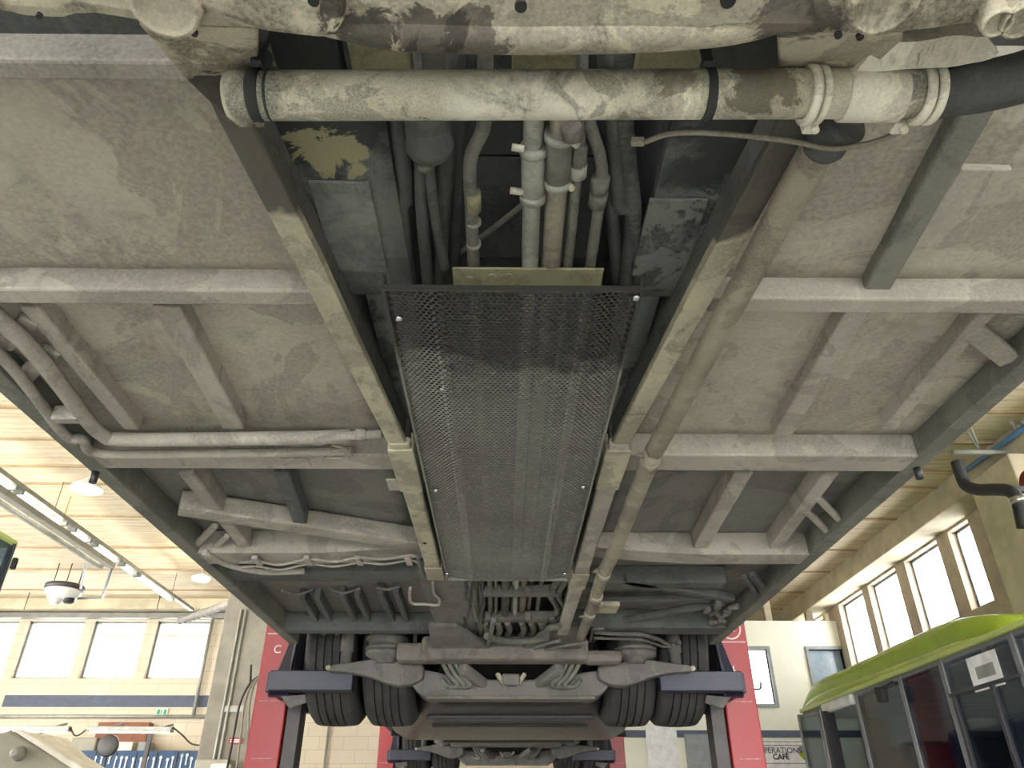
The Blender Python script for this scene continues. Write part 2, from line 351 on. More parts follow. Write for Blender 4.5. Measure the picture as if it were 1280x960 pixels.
poly_rail(LA, .044, RH+.02, 1.04, 'web_grey', 'rail_web'); poly_rail(RA, .044, RH+.02, 1.04, 'web_grey', 'rail_web')  # webs in a darker grey than the pale bottom flanges
LB = [(-.288, 1.80), (-.284, 3.06)]; RB = [(.312, 1.80), (.312, 4.25)]
lr2 = poly_rail(LB, .06, RH-.004, RH+.02, 'rail'); rr2 = poly_rail(RB, .06, RH-.004, RH+.02, 'beam')
poly_rail(LB, .054, RH+.018, 1.0, 'web_grey', 'rail_web'); poly_rail(RB, .054, RH+.018, 1.0, 'web_grey', 'rail_web')
lr3 = poly_rail([(-.25, 3.06), (-.25, 4.3)], .24, .93, 1.0, 'axle', 'rail_web')
for x, y in ((-.287, 1.98), (.312, 1.98), (-.29, 2.6), (.312, 3.1)):
    bm = MB(); lathe(bm, [(.007,-.002),(.007,.003)], (x, y, h(RH-.005)), seg=12); part('bolt_hole', bm, 'black')
for x, y0, y1, rail in ((-.287, 1.83, 2.12, lr2), (.312, 1.83, 2.10, rr2), (-.284, 2.9, 3.06, lr2), (.312, 2.98, 3.2, rr2)):
    bm = MB(); box(bm, (x-.036, y0, h(RH-.008)), (x+.036, y1, h(RH+.05)), .004); obj('splice_sleeve', bm, 'rail', rail)
# small drilled tab on the left rail
q = PZ(503, 607, .9); bm = MB(); box(bm, (q.x-.045, q.y-.04, q.z), (q.x+.02, q.y+.04, q.z+.006), .001); part('drilled_tab', bm, 'beam')
# --- plates flanking the tunnel, and the tunnel itself
for x0, x1, s in ((-.42, -.195, 1), (.265, .44, 2)):
    sheet('tunnel_plate', x0, x1, .3, 1.25, .972, 'plate', .004, .012, seed=s)
    sheet('tunnel_plate', max(x0, -.30), min(x1, .33), 1.25, 4.25, .98, 'plate', .004, .012, seed=s+5)
for p in ((425, 228), (425, 285)):
    pass
a = PZ(385, 228, .965); b = PZ(466, 340, .965)
bm = MB(); box(bm, (a.x, a.y, h(.965)), (b.x+.03, b.y, h(.972)), .002); part('step_plate', bm, 'step', 'pale grey bolted plate')
a = PZ(812, 250, .965); b = PZ(855, 345, .965)
bm = MB(); box(bm, (a.x, a.y, h(.965)), (b.x, b.y, h(.972)), .002); part('step_plate', bm, 'plate')
sheet('tunnel_roof', -.21, .28, .2, 4.3, 1.26, 'tunnel', .004)
for x in (-.2, .27):
    bm = MB(); box(bm, (x-.006, .2, h(.985)), (x+.006, 4.3, h(1.27))); part('tunnel_wall', bm, 'tunnel')
# grey lining plates inside the tunnel with seams
for y0, y1 in ((.72, 1.0), (1.005, 1.3), (1.9, 2.3)):
    bm = MB(); box(bm, (-.13, y0, h(1.12)), (.19, y1, h(1.13)), .003); part('lining_plate', bm, 'tunnel')
# --- pipes through the tunnel
def pz(x, y, hh=.97): return PZ(x, y, hh)
def pipe(name, pts, r, mat, label=None, parent=None, **k):
    bm = MB(); tube(bm, pts, r, **k); return part(name, bm, mat, label, parent)
def run(x, y, hh, Y): q = PZ(x, y, hh); return Vector((q.x, Y, q.z))
p1 = pipe('coolant_hose', [pz(607,60), pz(606,120), pz(604,160), pz(588,200), pz(589,260), pz(593,350), run(593,350,.97,2.2), run(593,350,.97,3.95)], .012, 'dusty_hose')
p2 = pipe('coolant_pipe', [pz(669,20), pz(667,150), pz(662,350), run(662,350,.97,2.4), run(662,350,.97,3.95)], .0165, 'steel_pipe', smooth=False)
p3 = pipe('coolant_pipe', [pz(704,20), pz(702,150), pz(687,350), run(687,350,.97,2.4), run(687,350,.97,3.95)], .019, 'tube', smooth=False)
p4 = pipe('air_pipe', [pz(728,60), pz(724,190), pz(708,350), run(708,350,.97,2.4), run(708,350,.97,3.95)], .0095, 'dusty_hose', smooth=False)
p5 = pipe('air_pipe', [pz(730,100), pz(736,150), pz(750,195), pz(751,235), pz(735,350), run(735,350,.97,2.2), run(735,350,.97,3.95)], .0105, 'dusty_hose')
def ring(par, pts, r, mat='steel_pipe', name='hose_clamp', seg=18):
    bm = MB(); tube(bm, pts, r, smooth=False, seg=seg); return part(name, bm, mat, None, par)
ring(p2, [pz(667,183,.965), pz(666,248,.965)], .0205, 'steel_pipe', 'sleeve'); ring(p2, [pz(667,183,.965), pz(667,191,.965)], .0235); ring(p2, [pz(666,240,.965), pz(666,249,.965)], .0235)
ring(p3, [pz(700,163,.965), pz(697,228,.965)], .0225, 'dusty_hose', 'sleeve'); ring(p3, [pz(700,165,.965), pz(699,173,.965)], .0255); ring(p3, [pz(697,222,.965), pz(697,230,.965)], .0255)
for par, (a, b) in ((p2, ((655,186),(640,184))), (p2, ((654,240),(638,238))), (p3, ((708,170),(722,182))), (p3, ((706,228),(716,236)))):
    ring(par, [pz(*a,.955), pz(*b,.955)], .0065, 'white_alloy', 'clamp_screw', 10)
ring(p4, [pz(725,182,.965), pz(722,218,.965)], .0135, 'dusty_hose', 'union_nut', 6); ring(p4, [pz(723,205,.965), pz(722,219,.965)], .0155, 'steel_pipe', 'union_nut')
ring(p5, [pz(751,222,.965), pz(749,236,.965)], .0165, 'dusty_hose', 'union_nut'); ring(p5, [pz(749,240,.965), pz(746,256,.965)], .0165, 'dusty_hose', 'union_nut')
ring(p1, [pz(591,240), pz(592,262)], .0145, 'khaki', 'tape_band'); ring(p1, [pz(592,276), pz(592,279)], .0145); ring(p1, [pz(592,303), pz(592,306)], .0145)
lug = pipe('pipe_lug', [pz(715,158,.94), pz(716,172,.94)], .016, 'rust_beam', smooth=False)
ring(lug, [pz(714,170,.935), pz(714,174,.935)], .01, 'chrome', 'bolt', 6)
# hoses hugging the right wall and the left wall
def corrug(r, n): return lambda t: r*(1+.07*sin(t*n*2*pi))
pipe('wiring_hose', [pz(766,60,.99), pz(768,150,.99), pz(774,250,.99), pz(782,350,.99), run(782,350,.99,3)], .017, 'hose')
bm = MB(); tube(bm, [pz(778,60,.985), pz(780,150,.985), pz(793,270,.985), pz(800,350,.985)], corrug(.015, 46), n=70); part('corrugated_conduit', bm, 'hose')
pipe('wiring_hose', [pz(757,60,1.0), pz(758,150,1.0), pz(764,250,1.0), pz(772,350,1.0)], .013, 'hose')
pipe('wiring_hose', [pz(497,60,.99), pz(498,150,.99), pz(507,240,.99), pz(512,350,.99), run(512,350,.99,3)], .016, 'hose')
pipe('wiring_hose', [pz(560,60,1.0), pz(560,150,1.0), pz(553,260,1.0), pz(548,350,1.0)], .017, 'hose'); pipe('wiring_hose', [pz(572,60,1.03), pz(572,200,1.03), pz(566,340,1.03)], .012, 'hose')
pipe('air_hose', [pz(536,200,.96), pz(541,250,.96), pz(549,300,.96), pz(557,335,.96)], .0095, 'hose')
pipe('air_hose', [pz(527,200,.975), pz(528,260,.975), pz(535,355,.975)], .013, 'hose')
pipe('stay_rod', [pz(548,335,1.06), pz(600,298,1.06), pz(655,255,1.06)], .006, 'dusty_hose')
a = pz(527,100,.93); b = pz(528,206,.93); L = b.y-a.y
bm = MB(); lathe(bm, [(.010,L+.018),(.022,L+.012),(.036,L-.002),(.040,L-.012),(.040,L-.02),(.037,L-.025),(.037,0)], (a.x-.002, a.y, a.z+.03), 'Y', 28); can = part('filter_canister', bm, 'hose', 'black rubber canister')
ring(can, [pz(530,203,.945), pz(532,210,.945)], .012, 'dusty_hose', 'outlet_nipple')
# khaki flange where the pipes meet the guard
a = PZ(565, 336, .95); b = PZ(752, 356, .95); bm = MB(); box(bm, (a.x, a.y, h(.95)), (b.x, b.y+.03, h(.956)), .002); fl = part('pipe_flange', bm, 'khaki')
for x, y in ((585,349), (615,346), (636,346)):
    q = PZ(x, y, .949); bm = MB(); lathe(bm, [(.0085,-.002),(.0095,0),(.0085,.002)], q, seg=18); obj('grommet', bm, 'khaki', fl)

# --- perforated guard, every hole cut
def guard():
    bm = MB(); x0, x1, y0, y1 = -.232, .256, 1.10, 2.99; px = .0115; nx = int((x1-x0)/px); px = (x1-x0)/nx; py = px*.866; ny = int((y1-y0)/py); py = (y1-y0)/ny
    cache = {}
    def zz(x):
        u = abs((x-(x0+x1)/2)/((x1-x0)/2)); return max(0, u-.6)*.035 - .004*(.56 < u < .64)
    def V(x, y):
        k = (round(x*20000), round(y*20000))
        if k not in cache: cache[k] = bm.verts.new((x, y, h(.868)+zz(x)))
        return cache[k]
    for j in range(ny):
        off = (j % 2)*px/2; a = y0+j*py; b = a+py
        for i in range(-1, nx+1):
            l = x0+i*px+off; r = l+px
            if l < x0-1e-6 or r > x1+1e-6:
                l2 = max(l, x0); r2 = min(r, x1)
                if r2-l2 > 1e-4: bm.faces.new((V(l2, a), V(r2, a), V(r2, b), V(l2, b)))
                continue
            cx = (l+r)/2; cy = (a+b)/2; R = px*.365
            O = [V(l, a), V(cx, a), V(r, a), V(r, cy), V(r, b), V(cx, b), V(l, b), V(l, cy)]
            I = [bm.verts.new((cx+R*cos(t), cy+R*sin(t), h(.868)+zz(cx))) for t in [radians(-135+45*k) for k in range(8)]]
            for k in range(8): bm.faces.new((O[k], O[(k+1)%8], I[(k+1)%8], I[k]))
    return bm
g = part('perforated_guard', guard(), 'guard'); md = g.modifiers.new('thick', 'SOLIDIFY'); md.thickness = .0016; md.offset = 0
for x0, x1 in ((-.236, -.229), (.253, .26)):
    bm = MB(); box(bm, (x0, 1.10, h(.872)), (x1, 2.99, h(.905)), .002); obj('guard_edge', bm, 'guard', g)
bm = MB(); box(bm, (-.232, 1.094, h(.864)), (.256, 1.1, h(.875))); obj('guard_edge', bm, 'guard', g)
bm = MB(); box(bm, (-.232, 2.985, h(.866)), (.256, 2.993, h(.895))); obj('guard_edge', bm, 'guard', g)
for x, y in ((545,613), (729,609), (559,717), (706,717), (552,487), (556,462), (499,398), (795,372)):
    q = PZ(x, y, .868); bm = MB(); lathe(bm, [(.003,-.006),(.006,-.005),(.008,-.001),(.008,.003)], q, seg=12); obj('bolt', bm, 'chrome', g)

# --- big transverse pipe near the front with its joints
def PP(x, y=120, hh=.80): return PZ(x, y, hh)
r0 = .0305
bm = MB(); a = PP(286,120); b = PP(1165,117)
tube(bm, [a+(b-a)*t for t in (0, .004, .01, .05, .5, 1)], lambda t: r0 if t > .3 else r0*(.93+.23*t), smooth=False, seg=36); tp = part('transverse_pipe', bm, 'scale_pipe', 'flaking pale pipe across the front')
def band(par, x, w, r, mat, name, y=119):
    a = PP(x, y); bm = MB(); lathe(bm, [(r-.003,-w/2),(r,-w/2+.0015),(r,w/2-.0015),(r-.003,w/2)], a, 'X', 36); return obj(name, bm, mat, par)
band(tp, 322, .016, .0325, 'plate', 'strap'); band(tp, 884, .014, .0325, 'plate', 'strap'); band(tp, 338, .005, .0318, 'plate', 'strap')
band(tp, 1010, .011, .0375, 'white_alloy', 'pipe_clamp'); band(tp, 1023, .009, .036, 'white_alloy', 'pipe_clamp'); band(tp, 1088, .075, .0335, 'white_alloy', 'sleeve')
band(tp, 1148, .012, .037, 'white_alloy', 'pipe_clamp'); band(tp, 1162, .011, .0375, 'white_alloy', 'pipe_clamp', 118)
for x in (1012, 1122):
    q = PP(x, 152, .79); bm = MB(); box(bm, (q.x-.009, q.y-.006, q.z-.012), (q.x+.009, q.y+.012, q.z+.012), .003); lathe(bm, [(.004,-.006),(.006,-.002),(.006,.008)], (q.x+.004, q.y, q.z-.014), 'Z', 6); obj('clamp_bolt', bm, 'white_alloy', tp)
# hook straps going up from the pipe
for x, w in ((322,.014), (884,.012)):
    q = PP(x, 90); bm = MB(); box(bm, (q.x-w/2, q.y-.012, q.z+.005), (q.x+w/2, q.y-.004, q.z+.2), .001); obj('hanger', bm, 'plate', tp)
pipe('hose', [PP(1168,117), PP(1195,113), PP(1230,108,.80), PP(1280,96,.80), PP(1360,70,.80)], .0315, 'hose', 'black rubber hose', seg=28)
# slack cable under the pipe
pipe('slack_cable', [PZ(805,178,.84), PZ(840,167,.83), PZ(900,167,.83), PZ(985,176,.82), PZ(1040,186,.82), PZ(1090,178,.82), PZ(1125,165,.82)], .0038, 'tube')
bm = MB(); q = PZ(800,177,.842); box(bm, (q.x-.012, q.y-.004, q.z-.004), (q.x+.006, q.y+.006, q.z+.006), .001); part('cable_clip', bm, 'tube')
# --- long tube beside the right rail
ex = pipe('exhaust_tube', [PZ(1036,170,.86), PZ(1022,192,.865), PZ(1000,225,.87), PZ(905,400,.875), PZ(822,556,.875), PZ(813,574,.875), PZ(768,688,.875), PZ(752,722,.88), PZ(738,765,.885), PZ(722,806,.89)], .0255, 'tube', 'long pale tube beside the right rail', seg=28, n=5)
for a, b in (((814,572),(810,582)), ((756,714),(753,721)), ((746,743),(744,750)), ((738,765),(736,772))):
    ring(ex, [PZ(a[0], a[1], .877), PZ(b[0], b[1], .878)], .0285, 'tube', 'pipe_clamp')
pipe('hose', [PZ(1065,150,.85), PZ(1050,158,.855), PZ(1036,172,.86), PZ(1028,184,.865)], lambda t: .031+.0015*sin(t*30), 'hose', 'ribbed black elbow', seg=24)
for p, q in (((748,712),(742,715)), ((732,769),(725,771)), ((806,570),(797,568))):
    pipe('clamp_screw', [PZ(*p,.87), PZ(*q,.87)], .0065, 'tube', smooth=False)

# --- front suspension cradle crossing the top of the view
HC = .735
def slab(name, pts, th, mat, hh=HC, bev=.02, parent=None, label=None, close=True):
    poly = [PZ(p[0], p[1], p[2] if len(p) > 2 else hh) for p in pts]
    if close: poly = [Vector((poly[0].x, -.1, poly[0].z))]+poly+[Vector((poly[-1].x, -.1, poly[-1].z))]
    bm = MB(); prism(bm, poly, (0, 0, th), bev); return part(name, bm, mat, label, parent)
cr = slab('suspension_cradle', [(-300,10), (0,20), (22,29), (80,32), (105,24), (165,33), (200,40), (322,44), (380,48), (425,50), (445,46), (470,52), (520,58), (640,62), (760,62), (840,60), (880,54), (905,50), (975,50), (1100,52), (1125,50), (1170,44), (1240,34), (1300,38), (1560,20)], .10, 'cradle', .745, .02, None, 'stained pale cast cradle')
slab('cradle_pad', [(190,-10), (330,42), (400,50), (424,46), (432,20), (430,-20)], .03, 'cradle', .735, .008, cr)
slab('cradle_pad', [(1010,-20), (1020,30), (1060,46), (1150,40), (1165,10), (1170,-20)], .03, 'cradle', .737, .008, cr)
bm = MB(); tube(bm, [PZ(x, y, z) for x, y, z in ((350,0,.80), (400,12,.78), (470,28,.768), (520,34,.765), (640,37,.765), (760,36,.765), (860,31,.768), (930,22,.775), (1010,0,.81))], .026, seg=28); obj('cradle_tube', bm, 'cradle', cr)
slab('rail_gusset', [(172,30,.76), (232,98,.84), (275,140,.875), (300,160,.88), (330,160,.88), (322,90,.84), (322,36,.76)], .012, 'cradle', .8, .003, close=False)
slab('rail_gusset', [(972,36,.76), (975,92,.85), (1000,160,.88), (1010,160,.88), (1072,92,.85), (1130,50,.78), (1130,36,.76)], .012, 'cradle', .8, .003, close=False)
def boss(x, y, R, mat='cradle', name='bushing_boss'):
    q = PZ(x, y, HC); bm = MB(); lathe(bm, [(R*.25,-.006),(R*.75,-.006),(R*.8,-.012),(R*.95,-.012),(R,-.006),(R,.02)], q, seg=40); return obj(name, bm, mat, cr)
boss(208, 2, .036); boss(1103, -2, .036); boss(1272, 20, .02); boss(1243, 22, .016)
for x, y, r in ((651,8,.0065), (392,1,.006), (910,1,.008), (218,42,.003), (243,42,.0035), (1075,46,.004), (49,20,.003), (1048,44,.004), (806,-8,.006)):
    q = PZ(x, y, HC); bm = MB(); lathe(bm, [(r,-.0016),(r,.003)], q+Vector((0,0,0)), seg=18); obj('drilled_hole', bm, 'black', cr)
# crumpled foil wrap and dark brackets above the pipe
bm = MB(); poly = [PZ(x, y, .80) for x, y in ((1070,92), (1085,70), (1110,56), (1180,42), (1235,48), (1250,68), (1240,76), (1160,84))]; prism(bm, poly, (0,0,.03))
bmesh.ops.subdivide_edges(bm, edges=bm.edges[:], cuts=5, use_grid_fill=True); bmesh.ops.triangulate(bm, faces=bm.faces[:]); bmesh.ops.subdivide_edges(bm, edges=bm.edges[:], cuts=2)
for v in bm.verts: v.co.z += .012*noise.noise(v.co*28)
part('foil_wrap', bm, 'white_alloy', 'crumpled pale foil wrap')
for x0, x1, y0, y1, m in ((880,975,52,90,'hose'), (525,560,60,95,'dusty_hose'), (640,720,60,95,'khaki'), (800,875,62,92,'khaki'), (432,515,50,92,'khaki'), (335,430,52,95,'plate')):
    a = PZ(x0, y0, .87); b = PZ(x1, y1, .87); bm = MB(); box(bm, (a.x, a.y-.02, h(.87)), (b.x, b.y+.02, h(.9)), .004); part('mounting_bracket', bm, m)
# dark deep recess left of the cradle and the outer beam behind it
bm = MB(); a = PZ(0,28,.99); b = PZ(190,62,.99); box(bm, (-1.17, a.y-.05, h(.99)), (-.45, b.y, h(1.0))); part('recess_plate', bm, 'beam_dark')

# --- cable run and pipes on the left side
def left_pipe(off, r, mat='beam', hh=.93):
    pts = [PZ(-40+off[0], 365+off[1], hh), PZ(40+off[0], 437+off[1], hh), PZ(105+off[0], 520+off[1], hh), PZ(128+off[0], 543+off[1]*.3, hh), PZ(150+off[0], 549+off[2], hh), PZ(250, 549+off[2], hh), PZ(380, 547+off[2], hh), PZ(440, 545+off[2], hh)]
    return pipe('side_pipe', pts, r, mat, n=10)
left_pipe((0,0,0), .02); left_pipe((-25,22,18), .014)
q = PZ(86, 522, .92); bm = MB(); box(bm, (q.x-.04, q.y-.015, q.z-.012), (q.x+.03, q.y+.015, q.z+.03), .005); part('pipe_clip', bm, 'beam')
pm = pipe('side_pipe', [PZ(395,552,.915), PZ(430,545,.915), PZ(478,542,.915)], .0125, 'beam', smooth=False)
ring(pm, [PZ(445,543,.915), PZ(458,543,.915)], .016, 'beam', 'union_nut')
for s in (0, 7): pipe('cable', [PZ(415,556+s,.92), PZ(432,562,.92), PZ(428,572-s,.92), PZ(405,572,.92)], .0035, 'beam')
def cablerun(pts, hh, r, mat='beam', nm='cable'): return pipe(nm, [PZ(x, y, hh) for x, y in pts], r, mat)
for s in (0, 6):
    cablerun([(300,703+s), (322,702+s), (350,706+s), (386,699+s), (418,702+s), (450,697+s), (480,699+s), (512,694+s), (522,697+s)], .915, .005)
for x in (322, 386, 449, 511):
    q = PZ(x, 702, .912); bm = MB(); box(bm, (q.x-.012, q.y-.05, q.z-.006), (q.x+.012, q.y+.04, q.z+.01), .003); part('pipe_clip', bm, 'beam')
cablerun([(255,690), (285,706), (330,715), (380,714)], .925, .012, 'beam', 'side_pipe')
for a, m, b in (((352,738),(372,743),(390,737)), ((412,736),(430,741),(450,735)), ((470,734),(484,737),(500,733))): cablerun([a, m, b], .945, .006, 'axle')
cablerun([(522,696), (527,712), (531,720)], .91, .008, 'axle', 'brake_pipe'); cablerun([(541,728), (543,742), (549,748), (548,756), (530,755), (515,754), (512,745), (513,735)], .92, .007, 'beam', 'brake_pipe')
cablerun([(800,100),(800,100)], .9, .001) if 0 else None
# right side cluster of connectors near the wheel arch
for i in range(14):
    x = random.uniform(884, 912); y = random.uniform(758, 790); q = PZ(x, y, .94); bm = MB()
    tube(bm, [q, q+Vector((random.uniform(-.05,.05), random.uniform(-.08,.08), random.uniform(-.01,.04)))], .014, smooth=False, seg=10); part('connector', bm, 'axle')
cablerun([(742,790),(765,792),(800,793),(820,798),(838,806),(850,803)], .915, .011, 'axle', 'brake_pipe'); cablerun([(742,797),(765,798),(800,799),(815,803),(830,808),(845,806)], .91, .009, 'axle', 'brake_pipe')
cablerun([(737,802),(740,792),(742,786),(755,786)], .91, .008, 'axle', 'brake_pipe')
bm = MB(); a = PZ(742,757,.90); b = PZ(770,767,.90); box(bm, (a.x, a.y, h(.9)), (b.x, b.y, h(.92)), .003); part('mounting_bracket', bm, 'rail')

# --- pipe bundle behind the guard
for x, r, m in ((612,.011,'dusty_hose'), (620,.008,'dusty_hose'), (632,.02,'hose'), (645,.011,'steel_pipe')):
    pipe('bundle_pipe', [run(x,740,.95,2.9), run(x,740,.95,3.5), run(x-1,760,.95,4.0)], r, m)
for y in (741, 773):
    a = PZ(604, y, .925); b = PZ(702 if y < 750 else 692, y+5, .925); bm = MB(); box(bm, (a.x, a.y, h(.925)), (b.x, b.y+.01, h(.965)), .004); br = part('pipe_bracket', bm, 'axle')
    for x in (610, 660, 690): 
        q = PZ(x, y, .92); bm = MB(); box(bm, (q.x-.015, q.y-.02, q.z-.012), (q.x+.015, q.y+.01, q.z+.03), .004); obj('bracket_tab', bm, 'axle', br)
for k in range(9):
    x0 = 578+k*2.6; pts = [PZ(x0+random.uniform(-3,3)+j*1.2, 716+j*13, .94+random.uniform(-.02,.02)) for j in range(7)]
    bm = MB(); tube(bm, pts, .0085, seg=10); part('loom_hose', bm, 'dusty_hose' if k % 2 else 'hose')
for s in (0, 10): 
    bm = MB(); tube(bm, [PZ(700+s,722,.94), PZ(688+s,742,.94), PZ(697+s,762,.94), PZ(682+s,776,.94), PZ(674+s,790,.94)], corrug(.015, 30), n=24); part('corrugated_conduit', bm, 'dusty_hose')
for x in (606, 622, 634, 652, 664, 676): cablerun([(x,778), (x+3,788), (x-2,796)], .93, .016, 'dusty_hose', 'hose')
cablerun([(608,795), (630,801), (660,801), (682,797), (686,786), (700,782)], .88, .018, 'dusty_hose', 'hose')
cablerun([(617,775), (612,800), (608,812)], .87, .012, 'axle', 'air_hose'); cablerun([(612,812), (630,822), (650,822), (672,808), (700,801)], .86, .01, 'axle', 'air_hose'); cablerun([(612,814), (632,825), (655,824), (690,810), (735,803)], .85, .008, 'axle', 'air_hose')

# --- axle unit: crossbeam, air springs, arms, housing, wheels
def wheel(x, y, z, parent, name='wheel'):
    w = bpy.data.objects.new(name, None)
    R = .485; W = .15; prof = [(.29,-W+.03),(.33,-W+.005),(.40,-W-.005),(.45,-W+.008),(.475,-W+.03)]
    for k in range(5):
        a = -.115+k*.046; e = .115-abs(a)*0
        if k: prof += [(R-.012,a-.0035),(R,a-.003)] if 0 else []
    xs = [-.115,-.069,-.023,.023,.069,.115]
    for i in range(5):
        a, b = xs[i], xs[i+1]; crn = lambda t: R-.5*t*t
        prof += [(crn(a),a+.0045),((crn(a)+crn(b))/2,(a+b)/2),(crn(b),b-.0045)]
        if i < 4: prof += [(crn(b)-.018,b-.0035),(crn(b)-.018,b+.0035)]
    prof += [(.475,W-.03),(.45,W-.008),(.40,W+.005),(.33,W-.005),(.29,W-.03)]
    bm = MB(); lathe(bm, prof, (x, y, z), 'X', 64)
    ty = obj('tyre', bm, 'rubber', parent, 'ribbed black tyre'); md = ty.modifiers.new('sharp', 'EDGE_SPLIT'); md.split_angle = radians(35)
    for f in ty.data.polygons: pass
    bm = MB(); lathe(bm, [(.29,-.13),(.29,.13)], (x, y, z), 'X', 40); lathe(bm, [(.10,-.16),(.10,.16)], (x, y, z), 'X', 24); obj('rim', bm, 'dark_steel', ty)
    return ty
def axle_unit(dy):
    n0 = set(bpy.data.objects)
    zc = h(1.03); yc = 5.0+dy
    for x in (-1.03, -.69, .76, 1.07): wheel(x, yc, zc, bus)
    # crossbeam
    bm = MB()
    box(bm, (-.46, 4.26+dy, h(.80)), (.47, 4.42+dy, h(.93)), .025); box(bm, (-.60, 4.30+dy, h(.80)), (-.40, 4.42+dy, h(.90)), .02); box(bm, (.44, 4.28+dy, h(.79)), (.66, 4.4+dy, h(.86)), .03)
    part('crossbeam', bm, 'rust_beam')
    # gusset plates either side of the crossbeam
    for s, xa in ((-1, -.40), (1, .42)):
        bm = MB(); prism(bm, [(xa, 3.98+dy, h(.91)), (xa-s*.15, 3.98+dy, h(.91)), (xa-s*.34, 4.3+dy, h(.85)), (xa, 4.3+dy, h(.85))], (0,0,.03), .005); part('gusset', bm, 'axle')
    # V-arms running down to the housing
    for s in (-1, 1):
        bm = MB(); bar(bm, (.04+s*.28, 4.38+dy, h(.78)), (.04+s*.11, 4.62+dy, h(.69)), .07, .06, bev=.02); va = part('control_arm', bm, 'axle')
        bm = MB(); lathe(bm, [(.045,-.03),(.05,-.02),(.05,.02),(.045,.03)], (.04+s*.105, 4.6+dy, h(.675)), 'Z', 20); obj('arm_bush', bm, 'axle', va)
        for k in range(3):
            bm = MB(); x = .04+s*(.33+.035*k); tube(bm, [(x, 4.4+dy, h(.83)), (x-s*.05, 4.44+dy, h(.75)), (x-s*.1, 4.46+dy, h(.70)), (x-s*.04-.0, 4.5+dy, h(.70)), (x, 4.52+dy, h(.74))], .013, seg=12); part('brake_hose', bm, 'dusty_hose')
        # small levers in the middle
        bm = MB(); bar(bm, (.04+s*.08, 4.45+dy, h(.76)), (.04+s*.03, 4.5+dy, h(.70)), .02, .02, bev=.004); part('linkage_rod', bm, 'rail')
    bm = MB(); box(bm, (-.01, 4.45+dy, h(.70)), (.09, 4.55+dy, h(.76)), .01); part('levelling_valve', bm, 'axle')
    # axle housing: shallow bowl with upturned ends
    bm = MB(); out = [(-.53,.80),(-.55,.73),(-.47,.655),(-.42,.64),(.50,.64),(.55,.655),(.63,.73),(.61,.80),(.45,.78),(.30,.74),(-.22,.74),(-.38,.78)]
    prism(bm, [(x, 4.52+dy, h(z)) for x, z in out], (0, .22, 0), .015); hs = part('axle_housing', bm, 'axle')
    bm = MB(); box(bm, (-.44, 4.50+dy, h(.632)), (.52, 4.62+dy, h(.65)), .006); obj('housing_rim', bm, 'rust_beam', hs)
    for s in (-1, 1):
        cx = .04+s*.72
        # spring arm: S-shaped forging, wide at the axle and tapering to the damper
        up = [(.50,.80),(.56,.86),(.62,.82),(.66,.83),(.72,.835),(.80,.84),(.90,.825),(1.02,.81),(1.05,.80)]
        dn = [(1.04,.775),(.98,.772),(.90,.765),(.80,.745),(.72,.715),(.64,.695),(.56,.705),(.50,.735)]
        bm = MB(); prism(bm, [(.04+s*x, 4.46+dy, h(z)) for x, z in up+dn], (0, .10, 0), .012); arm = part('spring_arm', bm, 'axle')
        bm = MB(); lathe(bm, [(.012,-.015),(.015,-.01),(.015,.03)], (.04+s*1.04, 4.46+dy, h(.79)), 'Y', 16); obj('arm_nut', bm, 'rail', arm)
        # air spring
        bm = MB(); lathe(bm, [(.05,.0),(.055,.015),(.095,.03),(.118,.045),(.121,.06),(.112,.066)], (cx, 4.47+dy, h(.815)), 'Z', 32); sp = part('air_spring', bm, 'axle')
        bm = MB(); lathe(bm, [(.105,.065),(.122,.075),(.122,.085),(.104,.09),(.104,.125),(.124,.13),(.124,.14),(.106,.145),(.106,.2)], (cx, 4.47+dy, h(.815)), 'Z', 32); obj('bellows', bm, 'dusty_hose', sp)
        bm = MB(); lathe(bm, [(.032,0),(.032,.1),(.04,.1),(.04,.3)], (.04+s*.96, 4.52+dy, h(.79)), 'Z', 20); part('shock_absorber', bm, 'axle')
        # wheel arch liner
        x0, x1 = sorted((s*.5+.04*0, s*1.235)); bm = MB(); box(bm, (x0, 4.3+dy, h(1.55)), (x1, 5.8+dy, h(1.57))); box(bm, (x0, 5.78+dy, h(.93)), (x1, 5.8+dy, h(1.57))); box(bm, (x0, 4.28+dy, h(1.02)), (x1, 4.30+dy, h(1.57)))
        xi = s*.5; box(bm, (xi-.01, 4.3+dy, h(.9)), (xi+.01, 5.8+dy, h(1.57))); part('wheel_arch_liner', bm, 'black')
    bm = MB(); tube(bm, [(-1.1, yc, zc), (1.15, yc, zc)], .09, smooth=False); part('axle_tube', bm, 'axle')
axle_unit(0); axle_unit(4.95)

# --- black tray under the joint, then the rear section
def tray():
    bm = MB(); n = 24; rows = []
    prof = [(4.66,.66),(4.72,.635),(4.9,.62),(5.3,.61),(5.8,.60),(6.2,.60),(6.5,.62),(6.62,.66)]
    for y, z in prof:
        row = []
        for i in range(n+1):
            t = i/n*2-1; hw = .50 if y < 4.8 else .56+.38*min(1, (y-4.8)/1.4); e = max(0, abs(t)-.8)/.2
            row.append(bm.verts.new((.04+t*hw, y, h(z+.14*e**2+.008*sin(y*30)*(abs(t) < .8)))))
        rows.append(row)
    for A, B in zip(rows, rows[1:]):
        for i in range(n): bm.faces.new((A[i], A[i+1], B[i+1], B[i])).smooth = True
    return bm
o = part('under_tray', tray(), 'black_tray', 'oily black tray under the joint'); md = o.modifiers.new('thick', 'SOLIDIFY'); md.thickness = .012; md.offset = 1
for y in (5.0, 5.4, 5.8, 6.15, 6.45):
    bm = MB(); box(bm, (-.48, y, h(.585)), (.56, y+.05, h(.615)), .01); obj('tray_rib', bm, 'black_tray', o)
